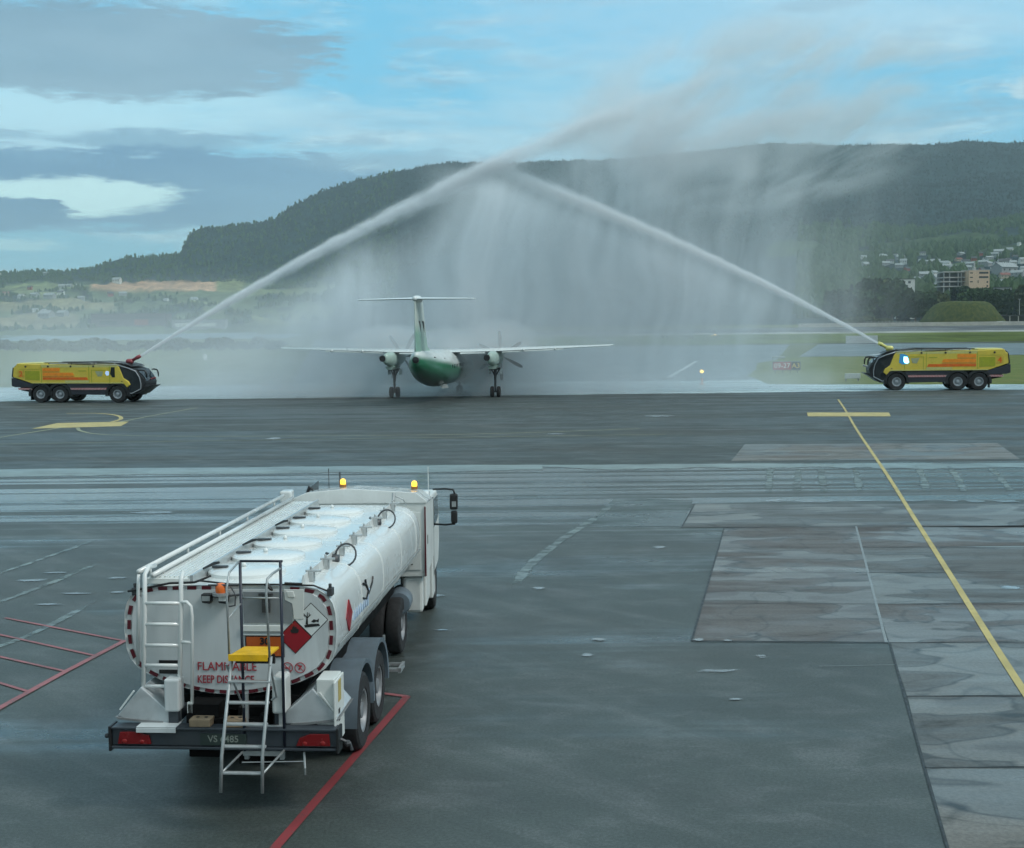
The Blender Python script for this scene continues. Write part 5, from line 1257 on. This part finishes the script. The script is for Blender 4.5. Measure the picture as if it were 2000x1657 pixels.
    MB().tube([(gx - .28, 0, gz), (gx - .18, 0, gz + .02), (gx + .18, 0, gz + .02), (gx + .28, 0, gz + .06)], [.1, .2, .22, .14], 12).tube([(gx + .12, 0, gz + .03), (gx + .55, 0, gz + .28), (gx + .62, 0, gz + .32), (gx + .9, 0, gz + .46)], [.12, .13, .17, .13], 12).build('monitor', gunmat, t, smooth=True)
    t.scale = (1, 1, sz)
    return Matrix.Translation(loc) @ Matrix.Diagonal((1, 1, sz, 1)) @ Matrix.Rotation(rz, 4, 'Z') @ (tip + Vector((-.12, 0, -.04)))
RGUN = pm('monitor_red', (.28, .05, .06), .4); YGUN = pm('monitor_yellow', (.70, .68, .22), .35)
# right truck: front to the left
RTL = G(1840, 763); RTL.z = 0
TIPR = fire_truck(RTL + Vector((0, 1.45, 0)), math.pi - R(7), 'yellow airport fire truck at right with lit blue light and yellow water nozzle', '4', YGUN, True)
LTL = G(157, 787); LTL.z = 0
TIPL = fire_truck(LTL + Vector((0, 1.45, 0)), R(-11), 'yellow airport fire truck at left with red water nozzle', '2', RGUN, False, .92)

# ================================================================ AIRCRAFT
PA = at(869, 776, 102.6); PA.z = 0
AC = empty('propeller_aircraft', PA, -R(6.), 'white and green twin propeller airliner taxiing away under the water arch', 'aircraft')
def livery(name, tail=False):
    m, nt, b = newmat(name); co = objco(nt); x, y, z = sep(nt, co)
    n = noi(nt, co, 1.3, 3.)
    if tail:
        # fin: pale green foot fading to near white
        k = (z * 1. + y * .10).ss(3.6, 4.6)
        c = mixc(nt, k, (.22, .42, .33), (.55, .64, .58))
    else:
        bd = (y + 12.5) * -.085 + 3.2       # boundary of the green paint falls towards the nose
        k = (z - bd).ss(-.05, .45)
        deep = (z - bd).ss(-1.6, -.3)  # green deepens downward: paint gradient with the belly's shadow put into it
        g = mixc(nt, deep, (.004, .045, .03), (.025, .17, .085))
        c = mixc(nt, k, g, (.62, .68, .66))
    c = mulc(nt, c, grey(nt, n.ss(.3, .7, .93, 1.05)))
    nt.links.new(c, b.inputs['Base Color']); b.inputs['Roughness'].default_value = .3; b.inputs['Coat Weight'].default_value = .3
    return m
LIV = livery('fuselage_livery'); LIVF = livery('fin_livery', True)
ACW = pm('aircraft_white', (.66, .72, .71), .3, var=.04); ACG = pm('wing_grey', (.16, .19, .20), .4); PBLK = pm('propeller_black', (.02, .02, .022), .4); NACG = pm('nacelle_green', (.36, .48, .43), .35, var=.05)
def ell(y, zc, rx, rz, n=28): return [(rx * math.sin(2 * math.pi * k / n), y, zc + rz * math.cos(2 * math.pi * k / n)) for k in range(n)]
fus = [(q[0], q[1] + .17, *q[2:]) for q in [(-12.6, 3.15, .12, .30), (-12.3, 3.05, .34, .55), (-11.5, 2.88, .62, .80), (-10, 2.62, .95, 1.02), (-8, 2.40, 1.20, 1.20), (-6, 2.25, 1.32, 1.30), (-4, 2.20, 1.345, 1.345), (6, 2.20, 1.345, 1.345), (7.5, 2.12, 1.25, 1.22), (8.8, 1.98, .95, .92), (9.6, 1.85, .55, .52), (9.9, 1.82, .15, .15)]]
MB().loft([ell(*q) for q in fus]).build('fuselage', LIV, AC, smooth=True)
MB().lathe([(.02, -.06), (.22, -.03), (.24, .12), (.1, .2)], (0, -12.62, 3.2), 'y', 16).build('tail_exhaust', PBLK, AC)
# windows in a row and door outline
mb = MB()
for s in (-1, 1):
    for k in range(13):
        y_ = -4.6 + k * .82; mb.box((s * 1.318, y_, 2.52), (.06, .2, .27))
mb.build('cabin_windows', GLASS, AC)
MB().prism([(8.2, 2.62), (8.9, 2.5), (9.0, 2.35), (8.3, 2.3)], 'x', -.98, .98).build('cockpit_window', GLASS, AC)
def foil(c_, x_, y0, z_, th=.12):
    """wing section at span x, trailing edge at y0"""
    P = []
    for u, v in [(0, .0), (.1, .35), (.35, .8), (.65, 1.), (.88, .75), (1, 0), (.88, -.4), (.6, -.5), (.3, -.35), (.1, -.12)]:
        P.append((x_, y0 + u * c_, z_ + v * th * c_ * .6))
    return P
def wing(s):
    return MB().loft([foil(3.0, s * 0., -1.1, 3.50), foil(3.0, s * 1.2, -1.1, 3.50), foil(3.0, s * 3.9, -1.05, 3.55), foil(1.35, s * 12.5, -.1, 3.86), foil(1.0, s * 12.95, .1, 3.90)])
for s in (-1, 1):
    w_ = wing(s).build('wing', ACW, AC, auto=40)
    MB().loft([[(s * a, -1.35 + (a - 1.3) * .09, z_ - .11), (s * a, -1.05 + (a - 1.3) * .09, z_ - .02), (s * a, -1.04 + (a - 1.3) * .09, z_ - .10), (s * a, -1.34 + (a - 1.3) * .09, z_ - .16)] for a, z_ in ((1.4, 3.50), (3.3, 3.53))]).build('flap', ACW, w_)
    MB().loft([[(s * a, -1.32 + (a - 1.3) * .09, z_ - .10), (s * a, -1.0 + (a - 1.3) * .09, z_ - .01), (s * a, -1.0 + (a - 1.3) * .09, z_ - .10), (s * a, -1.32 + (a - 1.3) * .09, z_ - .15)] for a, z_ in ((4.6, 3.58), (9.2, 3.75))]).build('flap', ACW, w_)
    mb = MB(); mb.loft([[(s * a, -1.0 + (a - 1.3) * .09, z_ + .0), (s * a, -.96 + (a - 1.3) * .09, z_ + .03), (s * a, -.9 + (a - 1.3) * .09, z_ + .0)] for a, z_ in ((1.4, 3.52), (9.2, 3.76), (12.4, 3.87))]).build('wing_gap', ACG, w_)
    for a in (6.2, 8.6): MB().ball((s * a, -.9, 3.52 + .03 * a * .6), .13, 8, (.7, 3, 1)).build('flap_track', ACW, w_, smooth=True)
    # nacelle
    x_ = s * 3.93
    nr = [(-3.4, 3.05, .12, .28), (-3.2, 3.06, .30, .46), (-2., 3.02, .46, .62), (0, 2.98, .52, .68), (2., 3.0, .52, .60), (3.2, 3.08, .40, .42), (3.5, 3.1, .26, .26)]
    nc = MB().loft([[(x_ + p[0], p[1], p[2]) for p in ell(q[0], q[1], q[2] * .86, q[3] * .9, 22)] for q in nr]).build('nacelle', NACG, AC, smooth=True)
    MB().tube([(x_ - .22, -3.4, 3.1), (x_ - .16, -2.3, 3.1)], [.24, .22], 16).build('exhaust', PBLK, nc)
    MB().loft([[(x_ + a * .8, y_, 2.45 - .12 * (y_ + 2.2) * 0) for a in (-.4, .4)] + [(x_ + a * .5, y_, 2.22) for a in (.4, -.4)] for y_ in (-1.9, 1.0)]).build('gear_fairing', NACG, nc)
    # main gear
    mg = MB().tube([(x_, -.2, 2.5), (x_, 0, 1.0), (x_, 0, .43)], [.10, .085, .07], 10).tube([(x_ - .36, .2, 2.25), (x_, 0, 1.55)], .05, 8).tube([(x_ + .36, .2, 2.25), (x_, 0, 1.55)], .05, 8).tube([(x_, 1.0, 2.3), (x_, 0, .95)], .05, 8).tube([(x_ - .34, 0, .42), (x_ + .34, 0, .42)], .06, 8).b2((x_ - .42, -.3, 2.1), (x_ + .42, .3, 2.26)).build('main_gear', STEEL, AC)
    for d in (-1, 1):
        o = MB().lathe([(.2, -.12), (.38, -.125), (.42, -.07), (.42, .07), (.38, .125), (.2, .12)], (x_ + d * .25, 0, .42), 'x', 26).build('wheel', RUB, mg, auto=30)
    for sg in (-1, 1): MB().box((x_ + sg * .44, .3, 1.98), (.02, 1.3, .42)).build('gear_door', ACW, mg)
    # propeller, blades at rest
    pr = MB().tube([(x_, 3.5, 3.1), (x_, 3.8, 3.1), (x_, 4.1, 3.1), (x_, 4.25, 3.1)], [.27, .25, .15, .02], 16).build('spinner', ACW, AC, smooth=True)
    a0 = -2 if s > 0 else 28
    for k in range(6):
        a = R(a0 + 60 * k); T = Matrix.Translation((x_, 3.75, 3.1)) @ Matrix.Rotation(a, 4, 'Y'); mb = MB(); mb.T = T
        mb.loft([[(-w2 * math.cos(tw), -w2 * math.sin(tw) - .03, r_), (w2 * math.cos(tw), w2 * math.sin(tw) - .03, r_), (w2 * math.cos(tw), w2 * math.sin(tw) + .03, r_), (-w2 * math.cos(tw), -w2 * math.sin(tw) + .03, r_)] for r_, w2, tw in ((.2, .08, 1.2), (.7, .16, .9), (1.3, .17, .6), (1.8, .14, .4), (1.97, .07, .3))])
        mb.build('blade', PBLK, pr)
# fin, dorsal fillet, tailplane, bullet
fin = MB().loft([[(-.20, -11.9, 3.3), (0, -12.35, 3.3), (.20, -11.9, 3.3), (.24, -9.6, 3.3), (.0, -7.2, 3.3), (-.24, -9.6, 3.3)], [(-.16, -12.1, 5.4), (0, -12.55, 5.4), (.16, -12.1, 5.4), (.19, -10.2, 5.4), (0, -8.5, 5.4), (-.19, -10.2, 5.4)], [(-.13, -12.2, 7.2), (0, -12.65, 7.2), (.13, -12.2, 7.2), (.16, -10.8, 7.2), (0, -9.4, 7.2), (-.16, -10.8, 7.2)]]).build('fin', LIVF, AC, auto=40)
MB().loft([[(-.03, -6.0, 3.52), (.03, -6.0, 3.52), (.03, -6.0, 3.54), (-.03, -6.0, 3.54)], [(-.14, -8.0, 3.3), (.14, -8.0, 3.3), (.05, -8.0, 4.05), (-.05, -8.0, 4.05)], [(-.18, -9.2, 3.2), (.18, -9.2, 3.2), (.08, -9.2, 5.0), (-.08, -9.2, 5.0)]]).build('dorsal_fillet', LIVF, AC, auto=40)
MB().prism([(-10.9, 5.85), (-10.3, 5.8), (-10.1, 5.55), (-10.15, 5.05), (-10.35, 5.35), (-10.6, 5.65)], 'x', .175, .215).build('tail_mark', BLK, fin); MB().prism([(-12.05, 5.85), (-11.6, 5.8), (-11.4, 5.55), (-11.4, 5.1), (-11.6, 5.4), (-11.8, 5.65)], 'x', .15, .185).build('tail_mark', BLK, fin)
MB().b2((-.01, -12.42, 5.2), (.01, -12.15, 5.9)).build('rudder_mark', BLK, fin)
MB().loft([ell(*q, 18) for q in [(-12.7, 7.32, .08, .08), (-12.4, 7.34, .22, .2), (-11.4, 7.32, .3, .26), (-10.3, 7.3, .2, .2), (-9.7, 7.28, .05, .05)]]).build('tail_bullet', ACW, AC, smooth=True)
tp = MB().loft([foil(1.1, -3.98, -12.35, 7.30, .10), foil(1.6, -.0, -12.6, 7.34, .12), foil(1.1, 3.98, -12.35, 7.30, .10)]).build('tailplane', ACW, AC, auto=40)
MB().b2((-3.9, -12.42, 7.27), (-.3, -12.36, 7.30)).b2((.3, -12.42, 7.27), (3.9, -12.36, 7.30)).build('elevator_edge', ACG, tp)
# nose gear and open white panel
ng = MB().tube([(0, 7.9, 1.0), (0, 7.95, .35)], [.08, .06], 8).b2((-.24, 7.7, .75), (-.22, 8.3, 1.05)).b2((.22, 7.7, .75), (.24, 8.3, 1.05)).build('nose_gear', STEEL, AC)
for d in (-1, 1): MB().lathe([(.1, -.08), (.26, -.09), (.29, -.05), (.29, .05), (.26, .09), (.1, .08)], (d * .16, 7.95, .29), 'x', 22).build('wheel', RUB, ng)
MB().prism([(.42, 1.22), (.92, 1.26), (1.10, .98), (.62, .92)], 'y', -5.2, -5.14).build('open_panel', ACW, AC)
MB().box((.75, -9.6, 3.36), (.30, .5, .04), Matrix.Rotation(R(28), 3, 'Y')).build('air_scoop', STEEL, AC)
MB().box((.98, -6.6, 3.22), (.24, .4, .04), Matrix.Rotation(R(38), 3, 'Y')).build('air_scoop', STEEL, AC)

# ================================================================ WATER SPRAY
def spraymat(name, fn, col=(.93, .975, 1.), aniso=.0, rate=1.):
    m = bpy.data.materials.new(name); m.use_nodes = True; nt = m.node_tree; nt.nodes.clear()
    o = nt.nodes.new('ShaderNodeOutputMaterial'); p = nt.nodes.new('ShaderNodeVolumePrincipled')
    p.inputs['Color'].default_value = (*col, 1); p.inputs['Anisotropy'].default_value = aniso
    x, y, z = sep(nt, objco(nt)); d = fn(nt, x, y, z)
    nt.links.new(d.o, p.inputs['Density']); nt.links.new(p.outputs[0], o.inputs['Volume'])
    m.cycles.volume_step_rate = rate; m.cycles.volume_sampling = 'EQUIANGULAR' if False else 'MULTIPLE_IMPORTANCE'
    return m
LX, LZ, RX0, RZ0 = TIPL.x, TIPL.z, TIPR.x, TIPR.z
print('TIPS', TIPL, TIPR)
def zL(x): d = x - LX; return LZ + .62 * d - .0036 * d * d
def zR(x): d = RX0 - x; return RZ0 + .535 * d - .003 * d * d
def jet(name, label, x0, sgn, zf, length, w0, grow, dens, fade0, JY, slope):
    """tapering plume of water following its arc; the volume frays outward and thins with distance"""
    n = 44; jy = lambda x: JY + slope * abs(x - x0)
    pts = [Vector((x0 + sgn * length * (i / n) ** 1.1, jy(x0 + sgn * length * (i / n) ** 1.1), zf(x0 + sgn * length * (i / n) ** 1.1))) for i in range(n + 1)]
    rad = [(w0 + grow * abs(p.x - x0)) * 1.9 for p in pts]
    mb = MB(); mb.tube([(p.x, p.y, p.z - rad[i] * .25) for i, p in enumerate(pts)], rad, 18)
    def fn(nt, x, y, z):
        d = (x - x0) * sgn
        zc = (LZ + d * .62 - d * d * .0036) if sgn > 0 else (RZ0 + d * .535 - d * d * .003)
        w = w0 + d.max(0.) * grow
        nz = noi(nt, comb(nt, x * .6, y * 1.4, (z - zc) * 1.8 + x * .02), 1.5, 7., .72) - .5
        v = (z - zc) / w + nz * 2.1; h = (y - JY - d * slope) / w
        vv = v.max(0.) * 1.35 + v.min(0.) * -.80      # sharp upper edge, soft lower one
        core = ((vv * vv + h * h) * -1.9).exp()
        fade = d.ss(fade0, length, 1., .0)
        lo = d.ss(0., 16., 1., .22)
        if sgn > 0: fade = fade * d.ss(25., 38., 1., .55) * noi(nt, comb(nt, x * .25, y * .4, z * .5), 1., 5., .65).ss(.3, .7, .3, 1.5)
        return core * dens * lo * fade / (w * 2.2)
    m_ = spraymat(name + '_volume', fn, rate=.35)
    o = mb.build(name, m_, smooth=True); return tag(o, label, 'water jet')
jet('water_jet', 'straight white water jet rising from the left fire truck up to the right', LX, 1, zL, 56., .075, .027, 22., 32., TIPL.y, 0.)
jet('water_jet', 'white water jet arching left from the right fire truck', RX0, -1, zR, 34., .075, .021, 22., 22., TIPR.y, (TIPL.y - TIPR.y) / 31.)
def veil(nt, x, y, z):
    dl = x - LX; top = LZ + dl * .62 - dl * dl * .0036
    dr = RX0 - x; topr = RZ0 + dr * .535 - dr * dr * .003
    wob = noi(nt, comb(nt, x * .12, z * .10, 3.), 1., 4., .6) - .5
    under = (top - z + wob * 5.).ss(-.3, 4.5)
    # falling curtains: streaks stretched along the fall, leaning with the wind
    q = noi(nt, comb(nt, x * .07, z * .07, 4.), 1., 3., .5) - .5
    lean = x - z * .13 + q * 8.
    s1 = noi(nt, comb(nt, lean * .20, z * .035, y * .05), 1., 5., .62, .3).ss(.38, .64)
    s2 = noi(nt, comb(nt, lean * .62, z * .08, y * .1 + 5.), 1., 6., .68, .5).ss(.35, .70)
    hb = noi(nt, comb(nt, x * .16, 0., 17.), 1., 3., .6) * 16.
    dr_ = (z - hb).ss(-5., 3., .45, 1.)
    cur = (s1 * (s2 * .55 + .42) * dr_ + s2 * .14 + .24)
    fade_l = x.ss(-27., -14.); fade_r = x.ss(38., 22.)
    up = z.ss(5., 15., 1., .55)
    main = under * cur * fade_l * fade_r * (x.ss(8., 26., 1., .62)) * up
    underR = (topr - z + wob * 1.2).ss(-.2, 1.6) * (x.ss(-8., -1.)) * x.ss(27., 18.)
    under2 = underR * (cur * .55 + .25)
    # plume drifting away high on the right
    dxp = (x - 21.) / 20.; dzp = (z - 22.5 - dxp * 3.) / 9.; pl_ = (1. - (dxp * dxp + dzp * dzp)).ss(0., .9)
    n3 = noi(nt, comb(nt, x * .12 - z * .10 + q * 1.5, z * .17, 8.), 1., 6., .58, .3).ss(.36, .72)
    plume = pl_ * n3 * x.ss(1., 10.) * .75
    # spray hanging over the flooded ground
    low = (z * -.55).exp() * x.ss(-32., -20.) * x.ss(32., 24.) * noi(nt, comb(nt, x * .2, z * .5, 1.), 1., 3.).ss(.3, .65, .35, 1.)
    lowm = (z * -.11).exp() * z.ss(11., 5.) * x.ss(-52., -34., .25, 1.) * x.ss(2., -12.)
    # white wash thrown up ahead of each engine
    e = None
    for cx, cz, rx, rz_, k in ((-9.6, 4.3, 4.2, 1.5, 1.6), (-1.2, 4.0, 4.0, 2.3, 1.5), (-5.2, 3.2, 2.5, 2.5, 1.8), (-2.6, 2.0, 2.6, 1.8, 1.3)):
        a = (x - cx) / rx; b_ = (z - cz) / rz_; q = (1. - (a * a + b_ * b_)).ss(0., 1.) * k
        e = q if e is None else e + q
    e = e * noi(nt, comb(nt, x * .5, z * .6, y * .3), 1., 5., .65).ss(.3, .65, .2, 1.)
    yf = y - (x.max(-2.) + 2.) * ((TIPR.y - TIPL.y) / 31.) - TIPL.y
    band_ = yf.ss(.5, 2.2) * y.ss(114., 111.)
    return (main * .18 * z.ss(1., 7., .42, 1.) + under2 * .15 * x.ss(13., 24., 1., .4) + plume * .48 + low * .20 * x.ss(4., 14., 1., .45) + lowm * .085 + e * .15) * VEILK * band_
VEILK = 1.4
vm = spraymat('spray_veil_volume', veil, rate=.5)
mb = MB()
P = [(-56, .03), (39.5, .03), (43, 12), (44, 35), (22, 35), (6, 27), (-6, 20.5), (-16, 15), (-25, 11), (-56, 11)]
mb.prism(P, 'y', TIPL.y + .45, 114.)
tag(mb.build('water_spray', vm), 'veil of fine spray falling beneath and beyond the water arch', 'water spray', kind='stuff')
